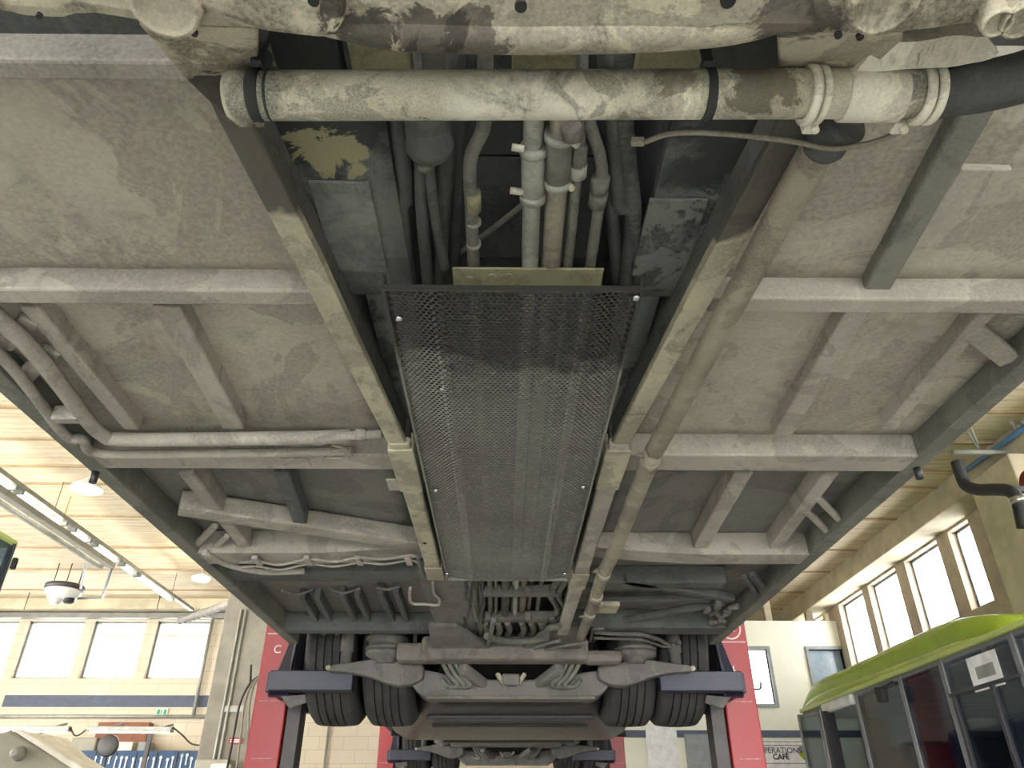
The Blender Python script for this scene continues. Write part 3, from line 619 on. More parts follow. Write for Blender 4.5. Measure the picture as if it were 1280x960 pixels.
bm = MB(); bar(bm, (-.92, 6.6, h(.67)), (1.0, 6.6, h(.67)), .05, .05, bev=.02); part('bumper_bar', bm, 'black_tray')
sheet('floor_panel', -.5, .5, 4.3, 6.6, 1.3, 'tunnel', .004); sheet('floor_panel', -1.22, 1.22, 6.6, 11.4, 1.06, 'panel_far', .004)
for y in (7.0, 8.0, 9.1): hbeam('crossmember', -1.17, 1.17, y, y+.09, 'beam_dark', .95)
for x in (-.7, -.35, .42, .78): poly_rail([(x, 6.6), (x, 9.3)], .06, .9, 1.04, 'beam_dark')
bm = MB(); box(bm, (-1.0, 7.1, h(.89)), (-.72, 8.2, h(.96)), .01); part('battery_tray', bm, 'rust_beam')
for i in range(16):
    x = random.uniform(-.35, .5); y = random.uniform(7.0, 9.0); bm = MB()
    if i % 2: lathe(bm, [(.05,0),(.06,.02),(.06,.2)], (x, y, h(.8)), 'Z', 16)
    else: tube(bm, [(x, y, h(.82)), (x+random.uniform(-.3,.3), y+.1, h(.85)), (x+random.uniform(-.4,.4), y+.3, h(.92))], .02, seg=10)
    part('engine_fitting', bm, 'axle' if i % 3 else 'steel_pipe')
bm = MB(); box(bm, (-.35, 7.4, h(.80)), (.42, 8.9, h(1.04)), .04); part('gearbox', bm, 'black_tray')
bm = MB(); box(bm, (-.8, 10.7, h(.83)), (.85, 11.3, h(1.05)), .03); part('silencer', bm, 'black_tray')

# ================================================================== COLUMN LIFTS
def lift(loc, s, label, mark, logo):
    """s=-1 left column, +1 right; local frame: column front face at y=0, inner edge at x=0 side"""
    X, Y = loc; t = thing('column_lift', label, 'vehicle lift', (X+s*.1, Y+.15, 0), 'red column lifts around the raised bus')
    xa, xb = sorted((X, X+s*.20)); bm = MB(); box(bm, (xa, Y, .12), (xb, Y+.32, 3.0), .008); colm = obj('column', bm, 'red_paint', t)
    xa2, xb2 = sorted((X-s*.005, X-s*.09)); bm = MB(); box(bm, (xa2, Y+.03, .12), (xb2, Y+.12, 2.95), .004); box(bm, (xa2+.02, Y+.12, .12), (xb2-.02, Y+.25, 2.95)); obj('mast_channel', bm, 'grey_mast', t)
    bm = MB(); box(bm, (min(X+s*.3, X-s*.5), Y-.25, .04), (max(X+s*.3, X-s*.5), Y+.5, .12), .01); obj('base_frame', bm, 'red_paint', t)
    for dx in (.25, -.45):
        bm = MB(); lathe(bm, [(.05,-.03),(.06,-.02),(.06,.02),(.05,.03)], (X+s*dx, Y+.42, .06), 'X', 20); obj('castor', bm, 'black', t)
    # carriage plate and fork
    bm = MB(); zf = h(.66); xi = X-s*.095
    prism(bm, [(xi+s*.12, Y-.34, zf), (xi-s*.0, Y-.36, zf), (xi+s*.0, Y-.36, zf+.17), (xi+s*.05, Y-.1, zf+.42), (xi+s*.10, Y-.02, zf+.46)][0:5], (0, .05, 0), .004)
    box(bm, (min(xi+s*.03, xi+s*.06), Y-.16, zf), (max(xi+s*.03, xi+s*.06), Y+.02, zf+.44), .006); cg = obj('carriage', bm, 'navy', t)
    for yy in (Y-.42, Y+.50):
        x0, x1 = sorted((xi+s*.10, xi-s*.38)); bm = MB(); box(bm, (x0, yy, zf+.02), (x1, yy+.09, zf+.13), .006); obj('fork', bm, 'navy', t)
    bm = MB(); box(bm, (min(xi+s*.09, xi+s*.13), Y-.36, zf+.02), (max(xi+s*.09, xi+s*.13), Y+.58, zf+.13), .006); obj('fork_carrier', bm, 'navy', t)
    bm = MB(); prism(bm, [(xi+s*.04, Y-.34, zf), (xi-s*.10, Y-.34, zf+.01), (xi-s*.10, Y-.30, zf-.02), (xi, Y-.28, zf-.055)], (0, .04, 0), .003); obj('locking_wedge', bm, 'silver_band', t)
    cx = X+s*.10; R = Matrix.Rotation(pi/2, 3, 'X')
    if mark: text(mark, .07, 'white_mark', (PY(347 if s < 0 else 916, 812 if s < 0 else 838, Y).x, Y-.002, PY(347 if s < 0 else 916, 812 if s < 0 else 838, Y).z), R, t, 'mark', 'small white character')
    if logo:
        zc = h(1.125 if s > 0 else 1.17); bm = MB()
        for a, b in (((-.085,-.085),(.085,-.085)), ((.085,-.085),(.085,.085)), ((.085,.085),(-.085,.085)), ((-.085,.085),(-.085,-.085))):
            bar(bm, (cx+a[0], Y-.001, zc+a[1]), (cx+b[0], Y-.001, zc+b[1]), .004, .005)
        n = 40
        for k in range(n):
            a = 2*pi*k/n; b = 2*pi*(k+1)/n; bar(bm, (cx+.065*cos(a), Y-.001, zc+.065*sin(a)), (cx+.065*cos(b), Y-.001, zc+.065*sin(b)), .004, .009)
        prism(bm, [(cx-.03, Y-.003, zc-.02), (cx+.03, Y-.003, zc-.02), (cx, Y-.003, zc+.03)], (0, .002, 0)); obj('emblem', bm, 'white_mark', t, 'white circled triangle in a square')
    bm = MB(); box(bm, (cx-.07, Y-.002, h(.68)), (cx+.07, Y, h(.685))); box(bm, (cx-.06, Y-.002, h(.36)), (cx+.07, Y, h(.366))); obj('scuff_line', bm, 'scuff', t)
    return t
lift((-1.345, 4.95), -1, 'red column lift left of the nearer wheels, small white C on it', 'C', True)
lift((1.375, 4.95), 1, 'red column lift right of the nearer wheels, marked with a white 4', '4', True)
lift((-1.31, 9.9), -1, 'farther red column lift on the left, between the two axles beyond the black tray', None, False)
lift((1.26, 9.9), 1, 'farther red column lift on the right, near the café sign', None, False)

# ================================================================== THE WORKSHOP
W = 5.7; YB = 14.0; HC2 = 3.62; XW = -11.0; YF = -8.0
bm = MB(); box(bm, (XW-.5, YF-12, -.1), (W+.5, 19, 0)); struct(obj('floor', bm, 'floor'))
# ceiling of transverse concrete planks with raised joints
bm = MB(); box(bm, (XW-.5, YF, h(HC2)), (W+.3, 19, h(HC2)+.2)); ce = struct(obj('ceiling', bm, 'ceiling', loc=(0,0,h(HC2))))
joints = [-7,-5.8,-4.6,-3.4,-2.2,-1,.2,1.4,2.6,3.8,5.1,6.5,7.2,7.9,8.4,9.5,10.8,11.9,13.1,14.3,15.5,16.7]
for y in joints:
    bm = MB(); box(bm, (XW, y-.02, h(HC2)-.018), (W, y+.02, h(HC2)+.01)); struct(obj('ceiling_joint', bm, 'ceiling_joint', ce))
# back wall, left part, with window openings
def wall_xz(name, x0, x1, z0, z1, y0, y1, holes, mat):
    bm = MB(); xs = sorted({x0, x1, *[v for hh in holes for v in (hh[0], hh[1])]}); zs = sorted({z0, z1, *[v for hh in holes for v in (hh[2], hh[3])]})
    for a, b in zip(xs, xs[1:]):
        for c, d in zip(zs, zs[1:]):
            if any(hh[0] <= (a+b)/2 <= hh[1] and hh[2] <= (c+d)/2 <= hh[3] for hh in holes): continue
            box(bm, (a, y0, c), (b, y1, d))
    return struct(obj(name, bm, mat, loc=(0, y0, 0)))
def wall_yz(name, x0, x1, y0, y1, z0, z1, holes, mat):
    bm = MB(); ys = sorted({y0, y1, *[v for hh in holes for v in (hh[0], hh[1])]}); zs = sorted({z0, z1, *[v for hh in holes for v in (hh[2], hh[3])]})
    for a, b in zip(ys, ys[1:]):
        for c, d in zip(zs, zs[1:]):
            if any(hh[0] <= (a+b)/2 <= hh[1] and hh[2] <= (c+d)/2 <= hh[3] for hh in holes): continue
            box(bm, (x0, a, c), (x1, b, d))
    return struct(obj(name, bm, mat, loc=((x0+x1)/2, (y0+y1)/2, 0)))
Zb, Zt = h(2.295), h(3.30)
wx = [(-10.42,-9.28), (-8.78,-7.72), (-7.55,-6.43)]
wl = [PY(*p, YB).x for p in ((12,848),(82,848),(97,848),(166,848),(179,848),(249,848))]
wxs = [(wl[0], wl[1]+.05), (wl[2], wl[3]), (wl[4], wl[5])]; st_ = wxs[1][0]-wxs[0][0]
wxs = [(wxs[0][0]-st_, wxs[0][1]-st_)]+wxs
wall_xz('wall_back', XW, 1.5, 0, h(HC2), YB, YB+.3, [(a, b, Zb, Zt) for a, b in wxs], 'block_wall')
k = 1
for a, b in wxs:
    bm = MB(); box(bm, (a, YB+.14, Zb), (b, YB+.15, Zt)); w = struct(obj('window_%d' % k, bm, 'pane', loc=((a+b)/2, YB+.15, Zb))); k += 1
    bm = MB(); f = .035
    for lo, hi in (((a, Zb), (b, Zb+f)), ((a, Zt-f), (b, Zt)), ((a, Zb), (a+f, Zt)), ((b-f, Zb), (b, Zt))): box(bm, (lo[0], YB+.1, lo[1]), (hi[0], YB+.18, hi[1]))
    obj('window_frame', bm, 'grey_frame', w)
# side wall right with windows
Xw = W; top = h(3.28); bot = h(2.29)
ys = [PX(*p, W).y for p in ((1048,757),(1078,742),(1085,736),(1120,716),(1131,707),(1172,682),(1186,672),(1212,658))]
rh = [(ys[1], ys[0]), (ys[3], ys[2]), (ys[5], ys[4]), (ys[7], ys[6])]
rh += [(13.2, 14.3), (14.6, 15.7), (16.0, 17.1)]+[(y, y+1.0) for y in (-6.5, -5.2, -3.9, -2.6, -1.3, 0, 1.3, 2.6, 3.9, 5.2)]
wall_yz('wall_right', W, W+.3, YF, 18.3, 0, h(HC2), [(a, b, bot, top) for a, b in rh], 'side_wall')
for a, b in rh:
    bm = MB(); box(bm, (W+.14, a, bot), (W+.15, b, top)); w = struct(obj('window_%d' % k, bm, 'pane', loc=(W+.15, (a+b)/2, bot))); k += 1
    bm = MB(); f = .03
    for lo, hi in (((a, bot), (b, bot+f)), ((a, top-f), (b, top)), ((a, bot), (a+f, top)), ((b-f, bot), (b, top))): box(bm, (W+.1, lo[0], lo[1]), (W+.18, hi[0], hi[1]))
    obj('window_frame', bm, 'grey_frame', w)
bm = MB(); box(bm, (5.32, YF, h(3.31)), (W, 18, h(HC2)), .01); struct(obj('trim_1', bm, 'beam_conc'))
wall_yz('wall_left', XW-.3, XW, YF, YB+.3, 0, h(HC2), [(-6, -1, .3, 4.2), (0, 5, .3, 4.2), (6, 11, 1.2, 4.2)], 'side_wall')
bm = MB(); box(bm, (1.5, 18, 0), (W, 18.3, h(HC2))); struct(obj('wall_back', bm, 'side_wall'))
bm = MB(); box(bm, (1.2, YB+.3, h(2.0)), (1.5, 18.3, h(HC2))); struct(obj('wall_inner', bm, 'side_wall'))
# downstand beam and duct band over the back windows
bm = MB(); box(bm, (XW, YB-.35, h(3.44)), (-3, YB, h(HC2)), .01); struct(obj('trim_2', bm, 'beam_conc'))
o = obj('cable_trunking', box(MB(), (XW+.01, YB-.12, h(3.32)), (-4.2, YB-.002, h(3.42)), .01), 'duct'); tag(o, 'long grey trunking running just above the left row of windows', 'trunking')
# navy band, exit sign, pipe on the back wall
a = PY(7,869,YB); b = PY(258,884,YB); o = obj('wall_stripe', box(MB(), (a.x, YB-.012, b.z), (-3.9, YB, a.z)), 'navy_band'); struct(o); o.name = 'trim_3'
q = PY(203, 890, YB); t = thing('exit_sign', 'small green and white emergency exit sign below the dark stripe', 'sign', (q.x, YB-.02, q.z-.07))
obj('sign_face', box(MB(), (q.x-.10, YB-.025, q.z-.055), (q.x+.10, YB-.003, q.z+.055), .003), 'paper', t)
bm = MB(); box(bm, (q.x-.085, YB-.028, q.z-.04), (q.x-.03, YB-.025, q.z+.04)); box(bm, (q.x+.03, YB-.028, q.z-.04), (q.x+.085, YB-.025, q.z+.04)); box(bm, (q.x-.02, YB-.028, q.z-.035), (q.x+.0, YB-.025, q.z+.035)); obj('pictogram', bm, 'green_sign', t, 'green escape symbol blocks')
a = PY(0,896,YB); o = obj('wall_pipe', tube(MB(), [(XW+.1, YB-.06, a.z), (-3.9, YB-.06, a.z)], .03, smooth=False), 'galv'); tag(o, 'pale horizontal pipe along the block wall under the exit sign', 'pipe')
a = PY(262,785,YB); b = PY(243,897,YB); o = obj('wall_pipe', tube(MB(), [(b.x, YB-.08, h(3.3)), (b.x, YB-.08, b.z)], .03, smooth=False), 'galv'); tag(o, 'pale vertical downpipe right of the last left window', 'pipe')
# vertical pipes on the far wall seen beside the wheels
a = PY(412,905,YB); o = obj('wall_pipe', tube(MB(), [(a.x, YB-.04, a.z), (a.x, YB-.04, .3)], .02, smooth=False), 'galv'); tag(o, 'thin pipe down the block wall right of the left lift', 'pipe')
# concrete column on the left with two conduits
bm = MB(); box(bm, (-4.07, 11, 0), (-3.39, 11.6, h(HC2)), .015); struct(obj('column', bm, 'concrete_col')).name = 'trim_4'
for i, dx in enumerate((-3.83, -3.76)):
    o = obj('conduit', tube(MB(), [(dx, 10.978, h(2.75)), (dx, 10.978, .0)], .018, smooth=False), 'galv'); tag(o, 'pale conduit on the concrete column, %s of the pair' % ('left' if i == 0 else 'right'), 'conduit')
q = PY(288, 926, 10.99); t = thing('warning_sticker', 'small red no-entry notice on the concrete column', 'sign', (q.x, 10.99, q.z-.05))
obj('notice', box(MB(), (q.x-.02, 10.985, q.z-.04), (q.x+.16, 11, q.z+.04), .002), 'orange_red', t); bm = MB(); box(bm, (q.x+.0, 10.983, q.z-.02), (q.x+.14, 10.985, q.z-.005)); box(bm, (q.x+.0, 10.983, q.z+.006), (q.x+.14, 10.985, q.z+.018)); obj('lettering', bm, 'white_mark', t)
q = PY(294, 886, 10.99); o = obj('name_plate', box(MB(), (q.x-.15, 10.98, q.z-.04), (q.x+.13, 11, q.z+.04), .003), 'galv'); tag(o, 'blank pale grey plate on the concrete column above the red notice', 'plate')
# control box at the base of the column
q = PY(265, 955, 10.8); t = thing('control_box', 'beige control box at the foot of the concrete column, bottom edge of the photo', 'control box', (q.x, 10.8, q.z-.3))
obj('casing', box(MB(), (q.x-.2, 10.72, q.z-.3), (q.x+.25, 10.95, q.z+.05), .02), 'beige_machine', t); obj('pedestal', box(MB(), (q.x-.1, 10.8, 0), (q.x+.1, 10.95, q.z-.3), .01), 'grey_mast', t); obj('lid', box(MB(), (q.x+.02, 10.68, q.z-.1), (q.x+.27, 10.8, q.z+.0), .03), 'white_flap', t)
# insulated tube
t_ = obj('insulated_duct', tube(MB(), [PY(225,776,12.6), PY(262,764,12.0), PY(312,745,10.9), PY(345,733,10.4)], lambda u: .065+.006*sin(u*120), n=30), 'duct'); tag(t_, 'silvery insulated duct rising to the right in front of the concrete column', 'duct')

# ceiling rails and lights on the left
def P3(x, y, hh): return PZ(x, y, hh)
Hl = 3.25
a = P3(-30, 568, Hl); b = P3(240, 762, Hl); t = thing('light_rail', 'long suspended rail with a broken row of bare fluorescent tubes', 'light', (a.x, a.y, a.z))
obj('rail', bar(MB(), a, b, .07, .05, bev=.005), 'galv', t)
d = (b-a)
for u0, u1 in ((0,.12), (.14,.30), (.335,.40), (.43,.54), (.565,.63), (.65,.86)):
    o = obj('fluorescent_tube', tube(MB(), [a+d*u0-Vector((.06,0,.05)), a+d*u1-Vector((.06,0,.05))], .018, smooth=False, seg=12), 'tube_light', t)
    for u in (u0, u1): obj('tube_holder', box(MB(), a+d*u-Vector((.085,.02,.075)), a+d*u+Vector((.02,.02,.0))), 'grey_frame', t)
for u in (.25, .85):
    p = a+d*u; obj('hanger_wire', tube(MB(), [p, Vector((p.x, p.y, h(HC2)))], .004, smooth=False, seg=6), 'cable', t)
a = P3(-20, 600, 3.1); b = P3(140, 707, 3.1); t = thing('overhead_track', 'pale overhead track ending in a square bracket beside the ceiling fan', 'track', (a.x, a.y, a.z))
obj('track_beam', bar(MB(), a, b, .10, .07, bev=.005), 'galv', t); obj('track_beam', bar(MB(), a-Vector((.14,0,.03)), b-Vector((.14,.0,.03)), .05, .05, bev=.005), 'galv', t)
L1 = [P3(140,708,3.1), P3(128,747,3.1), P3(96,748,3.1)]
obj('square_bracket', tube(MB(), L1, .02, smooth=False, seg=8), 'grey_frame', t); obj('square_bracket', tube(MB(), [P3(138,706,3.1), P3(107,706,3.1), P3(101,735,3.1)], .02, smooth=False, seg=8), 'grey_frame', t)
obj('hanger_wire', tube(MB(), [P3(75,661,3.1), PY(82,640,P3(75,661,3.1).y)+Vector((0,0,.2))], .006, smooth=False, seg=6), 'yellow', t)
# fan heater hanging
q = PY(80, 738, 11.6); t = thing('ceiling_heater', 'round white ceiling unit with a dark rim hanging on rods at upper left', 'ceiling unit', q)
obj('dark_rim', lathe(MB(), [(.26,0),(.28,.01),(.28,.07),(.26,.08)], q+Vector((0,0,0)), seg=36), 'grey_mast', t)
obj('drum', lathe(MB(), [(.12,-.14),(.2,-.12),(.23,-.06),(.26,-.04),(.26,0)], q, seg=36), 'bus_white', t)
obj('nozzle', lathe(MB(), [(.04,-.22),(.08,-.2),(.09,-.12)], q+Vector((-.08,0,0)), seg=20), 'bus_white', t); obj('nozzle', lathe(MB(), [(.05,-.2),(.08,-.18),(.08,-.12)], q+Vector((.12,0,0)), seg=20), 'black', t)
for dx in (-.2, 0, .2): obj('hanger_rod', tube(MB(), [q+Vector((dx,0,.05)), Vector((q.x+dx, q.y, h(HC2)))], .008, smooth=False, seg=8), 'cable', t)
# pendant lamp
q = P3(108, 612, 3.1); t = thing('pendant_lamp', 'glowing round pendant lamp hanging beside the left sill of the bus', 'lamp', q)
obj('shade', lathe(MB(), [(.04,.12),(.06,.10),(.15,.03),(.16,0)], q, seg=32, cap=False), 'bus_white', t); obj('bulb_disc', lathe(MB(), [(.01,.006),(.14,.006),(.145,.012)], q, seg=32), 'lamp_glow', t)
obj('cord', tube(MB(), [q+Vector((0,0,.1)), Vector((q.x, q.y, h(HC2)))], .008, smooth=False, seg=8), 'cable', t)
q = P3(251, 725, 3.2); t = thing('pendant_lamp', 'small bright pendant lamp hanging in front of the white glare by the concrete column', 'lamp', q)
obj('bulb_disc', lathe(MB(), [(.01,0),(.12,.0),(.13,.03),(.03,.08)], q, seg=24), 'lamp_glow', t); obj('cord', tube(MB(), [q+Vector((0,0,.08)), Vector((q.x, q.y, h(HC2)))], .006, smooth=False, seg=6), 'cable', t)
for i, (x0, y0, x1, y1) in enumerate(((48,700,30,762), (218,650,196,762))):
    a = PY(x1, y1, 13.3); o = obj('rope', tube(MB(), [(a.x, 13.3, h(HC2)), (a.x, 13.3, a.z)], .007, smooth=False, seg=6), 'cable'); tag(o, ['thin rope hanging from the ceiling above the second left window', 'thin rope hanging from the ceiling above the rightmost left window'][i], 'rope')

# work bench lights and tool wall at lower left
Yb = 12.4
def rail_light(x0, x1, y, label):
    a = PY(x0, y, Yb); b = PY(x1, y+1, Yb); t = thing('bench_light', label, 'light', (a.x, Yb, a.z), 'lights over the tool wall')
    obj('housing', bar(MB(), a, b, .12, .07, bev=.01), 'galv', t); obj('diffuser', bar(MB(), a-Vector((-.05,0,.04)), b-Vector((.05,0,.04)), .06, .02), 'tube_light', t)
    for u in (.2, .8):
        p = a+(b-a)*u; obj('bracket', bar(MB(), p, p+Vector((.12,.3,.10)), .04, .03), 'grey_frame', t)
    p = a+(b-a)*.75; obj('post', bar(MB(), p, Vector((p.x, p.y+.02, .0)), .06, .05, up=(0,1,0)), 'grey_mast', t); return t
rail_light(-60, 88, 910, 'strip light over the tool wall, cut by the left edge of the photo'); rail_light(110, 216, 911, 'strip light over the tool wall, the right one near the concrete column')
o = obj('power_cable', tube(MB(), [PY(88,909,Yb), PY(93,919,Yb), PY(100,918,Yb), PY(110,910,Yb)], .012, seg=8), 'cable'); tag(o, 'dark cable drooping between the two strip lights', 'cable')
o = obj('power_cable', tube(MB(), [PY(216,909,Yb), PY(228,919,Yb), PY(240,930,Yb), PY(262,932,11.2)], .012, seg=8), 'cable'); tag(o, 'dark cable drooping from the right strip light to the concrete column', 'cable')
a = PY(78,938,13.4); b = PY(242,960,13.4); t = thing('tool_board', 'blue perforated tool board along the wall at the bottom left', 'tool board', (a.x, 13.4, .9))
obj('board', box(MB(), (a.x, 13.42, .0), (b.x+.02, 13.48, a.z), .004), 'blue_board', t)
bm = MB()
for i in range(9): 
    x = a.x+.2+i*.33; box(bm, (x, 13.405, .9), (x+.02, 13.42, a.z-.02))
obj('board_seams', bm, 'navy', t)
for i in range(22):
    x = a.x+.35+i*.105; L = random.uniform(.12,.3); x += random.uniform(-.03,.03); z = a.z-.06-random.uniform(0,.08)
    t = thing('spanner', 'steel hand tool hanging on the blue tool board', 'tool', (x, 13.4, z-L), 'hand tools on the blue board')
    obj('shank', box(MB(), (x-.012, 13.408, z-L), (x+.012, 13.42, z)), 'steel_tool', t); obj('jaw', lathe(MB(), [(.02,-.006),(.03,-.004),(.03,.004)], (x, 13.414, z), 'Y', 12), 'steel_tool', t)
a = PY(60,941,13.75); SZ = a.z; tag(obj('wall_shelf', box(MB(), (a.x-.3, 13.55, a.z-.03), (a.x+3.3, 13.99, a.z), .004), 'galv'), 'long pale wall shelf just above the blue tool board', 'shelf')
q = PY(154, 914, 13.8); o = obj('cardboard_box', box(MB(), (q.x-.45, 13.79, SZ), (q.x+.42, 13.96, q.z+.14), .01), 'brown_box'); tag(o, 'reddish brown box on the shelf above the blue tool board', 'box')
q = PY(112, 931, 13.7); o = obj('storage_box', box(MB(), (q.x-.25, 13.57, SZ), (q.x+.16, 13.77, q.z+.10), .02), 'beige_machine'); tag(o, 'beige box beside the dark round disc on the tool board', 'box')
q = PY(135, 932, 12.2); t = thing('round_disc_stand', 'dark round disc on a thin stand in front of the blue tool board', 'disc', (q.x, 12.2, 0))
obj('disc', lathe(MB(), [(.02,-.03),(.13,-.03),(.15,-.015),(.15,.03)], q, 'Y', 28), 'grey_mast', t); obj('stand_pole', tube(MB(), [(q.x, 12.25, 0), (q.x, 12.25, q.z)], .015, smooth=False), 'grey_mast', t); obj('stand_foot', lathe(MB(), [(.2,0),(.2,.02),(.03,.04)], (q.x, 12.25, 0)), 'grey_mast', t)
for i, (x, y, w, m) in enumerate(((66,925,.24,'white_flap'), (84,932,.14,'navy'), (160,936,.24,'white_flap'), (182,940,.2,'grey_frame'))):
    q = PY(x, y, 13.7); o = obj('parts_bin', box(MB(), (q.x-w/2, 13.57, SZ), (q.x+w/2, 13.77, SZ+.15), .012), m)
    tag(o, ['white bin left on the shelf, nearest the beige machine', 'dark blue bin on the shelf beside the beige machine', 'white bin on the shelf right of the dark disc', 'grey bin at the right end of the shelf'][i], 'bin')
# beige machine
Ym = 6.0; t = thing('workshop_machine', 'tilted beige machine with a round knob at the bottom left corner', 'machine', tuple(PY(20,960,Ym))[:2]+(.3,))
bm = MB(); prism(bm, [PY(-60,1010,Ym), PY(-60,935,Ym), PY(12,912,Ym), PY(100,965,Ym), PY(96,1010,Ym)], (0,.5,0), .02); obj('body', bm, 'beige_machine', t)
bm = MB(); prism(bm, [PY(12,911,Ym-.03), PY(30,913,Ym-.03), PY(108,962,Ym-.03), PY(98,966,Ym-.03)], (0,.45,0), .01); obj('hood_edge', bm, 'white_flap', t)
bm = MB(); prism(bm, [PY(40,915,Ym+.3), PY(60,918,Ym+.3), PY(102,956,Ym+.3), PY(80,950,Ym+.3)], (0,.3,0), .01); obj('flap', bm, 'white_flap', t, 'white tilted flap')
obj('knob', lathe(MB(), [(.02,-.07),(.035,-.06),(.035,-.01),(.05,0)], PY(24,942,Ym-.01), 'Y', 24), 'galv', t)
# hoses beside left lift
for i, (dx, L) in enumerate(((0,0), (10,8), (20,16))):  # three hoses
    pts = [PY(327-0,843,5.9), PY(312+dx*.3,855,5.9), PY(300+dx*.6,880,5.9), PY(292+dx*.9,920,5.9), PY(283+dx*1.2,965,5.9)]
    o = obj('hanging_hose', tube(MB(), pts, .008, seg=10), 'tube' if i else 'cable'); tag(o, ['dark hose arching down beside the red lift, leftmost of the three', 'tan hose arching down beside the red lift, middle of the three', 'tan hose arching down beside the red lift, nearest the column'][i], 'hose')
for i, (x, y0, y1) in enumerate(((313,831,852), (327,837,852))):
    q = PY(x, y1, 5.9); o = obj('hook_rod', tube(MB(), [q, PY(x+1, y0, 5.9)], .008, smooth=False, seg=8), 'cable'); tag(o, ['thin dark rod sticking up beside the hoses, left one', 'thin dark rod sticking up where the hoses hang, right one'][i], 'rod')

# office block at the right
wy = 12.95; OX0, OX1 = 1.5, W; oz = PY(990, 776, 12.95).z
wA = [PY(*p, wy) for p in ((936,812),(958,812),(968,880),(940,880))]; wB = [PY(*p, wy) for p in ((1010,812),(1052,812),(1055,850))]
hA = (wA[0].x-.1, wA[1].x+.0, PY(965,880,wy).z, wA[1].z); hB = (wB[0].x, wB[1].x, PY(1050,870,wy).z, wB[0].z)
bm = MB(); box(bm, (OX0, wy+.15, 0), (OX0+.15, YB+.3, oz)); struct(obj('wall_office_side', bm, 'office_white'))
wall_xz('wall_office', OX0, OX1, 0, oz, wy, wy+.15, [hA, hB], 'office_white')
bm = MB(); box(bm, (OX0+.15, wy+.15, oz-.1), (OX1, 18, oz)); struct(obj('ceiling_office', bm, 'office_white'))
for i, (hh, m) in enumerate(((hA, 'lit_pane'), (hB, 'blue_pane'))):
    bm = MB(); box(bm, (hh[0], wy+.08, hh[2]), (hh[1], wy+.09, hh[3])); w = struct(obj('window_%d' % k, bm, m)); k += 1; f = .05
    bm = MB()
    for lo, hi in (((hh[0]-f, hh[2]-f), (hh[1]+f, hh[2])), ((hh[0]-f, hh[3]), (hh[1]+f, hh[3]+f)), ((hh[0]-f, hh[2]), (hh[0], hh[3])), ((hh[1], hh[2]), (hh[1]+f, hh[3]))): box(bm, (lo[0], wy-.03, lo[1]), (hi[0], wy+.1, hi[1]))
    obj('window_frame', bm, 'grey_frame', w)
bm = MB(); tube(bm, [PY(940,861,wy-.0), PY(940,861,wy-.1), PY(950,861,wy-.1), PY(951,853,wy-.1)], .015, seg=8); tag(obj('bent_handle', bm, 'cable'), 'thin dark bent bracket in front of the lit office window', 'bracket')
a = PY(945,913,wy); b = PY(1010,922,wy); bm = MB(); box(bm, (1.5, wy-.012, b.z), (W, wy, a.z)); struct(obj('trim_5', bm, 'navy_band'))
# cafe sign
a = PY(947,926,wy); b = PY(1010,962,wy); t = thing('cafe_sign', 'white OPERATIONS CAFÉ sign on the office wall behind the parked green bus', 'sign', (a.x, wy-.03, b.z))
X0, X1 = a.x-.1, b.x+.1; obj('sign_board', box(MB(), (X0, wy-.03, b.z), (X1, wy, a.z), .004), 'paper', t)
bm = MB(); 
for z in (a.z-.02, a.z-.075, PY(976,955,wy).z): box(bm, (X0+.02, wy-.033, z), (X1-.02, wy-.03, z+.012))
obj('sign_lines', bm, 'grey_frame', t)
R = Matrix.Rotation(pi/2, 3, 'X'); cx = PY(974, 938, wy).x
text('OPERATIONS', .115, 'grey_mast', (cx, wy-.034, PY(974,938.5,wy).z), R, t, 'lettering'); text('CAFÉ', .11, 'cable', (cx, wy-.034, PY(974,946.5,wy).z), R, t, 'lettering', bold=True)
q = PY(1001, 937, wy); obj('ring_mark', lathe(MB(), [(.035,-.002),(.05,-.002),(.05,.0)], (q.x, wy-.032, q.z), 'Y', 24), 'grey_frame', t)
q = PY(1003, 946, wy); obj('leaf_mark', prism(MB(), [(q.x-.07, wy-.033, q.z+.05), (q.x+.06, wy-.033, q.z+.07), (q.x+.07, wy-.033, q.z-.04), (q.x, wy-.033, q.z-.05)], (0,.002,0)), 'lime', t, 'lime green leaf')
# things over the office: tall vents and navy box
bm = MB(); q = PY(966,735,15.5); box(bm, (q.x-.9, 15.4, q.z-.2), (q.x+.25, 15.8, h(HC2)-.02), .02); tag(obj('hanging_unit', bm, 'navy'), 'navy blue unit hanging under the ceiling beyond the bus', 'ceiling unit')
for i, (x, y) in enumerate(((960,765), (1008,750), (1030,748))):
    q = PY(x, y, 13.3); bm = MB(); box(bm, (q.x-.06, 13.3, oz), (q.x+.06, 13.4, h(HC2)), .005); tag(obj('support_post', bm, 'beam_conc'), ['short dark upright above the office, leftmost of three', 'short pale upright above the office, middle of three', 'short pale upright above the office, nearest the right windows'][i], 'post')
# far wall white panels behind the right wheels
a = PY(806,905,wy); b = PY(850,960,wy); bm = MB(); box(bm, (a.x, wy-.02, 0), (b.x, wy, a.z)); struct(obj('door_1', bm, 'bus_white'))
a = PY(855,918,wy); b = PY(892,960,wy); bm = MB(); box(bm, (a.x, wy-.03, 0), (b.x, wy, a.z)); struct(obj('door_2', bm, 'grey_frame'))
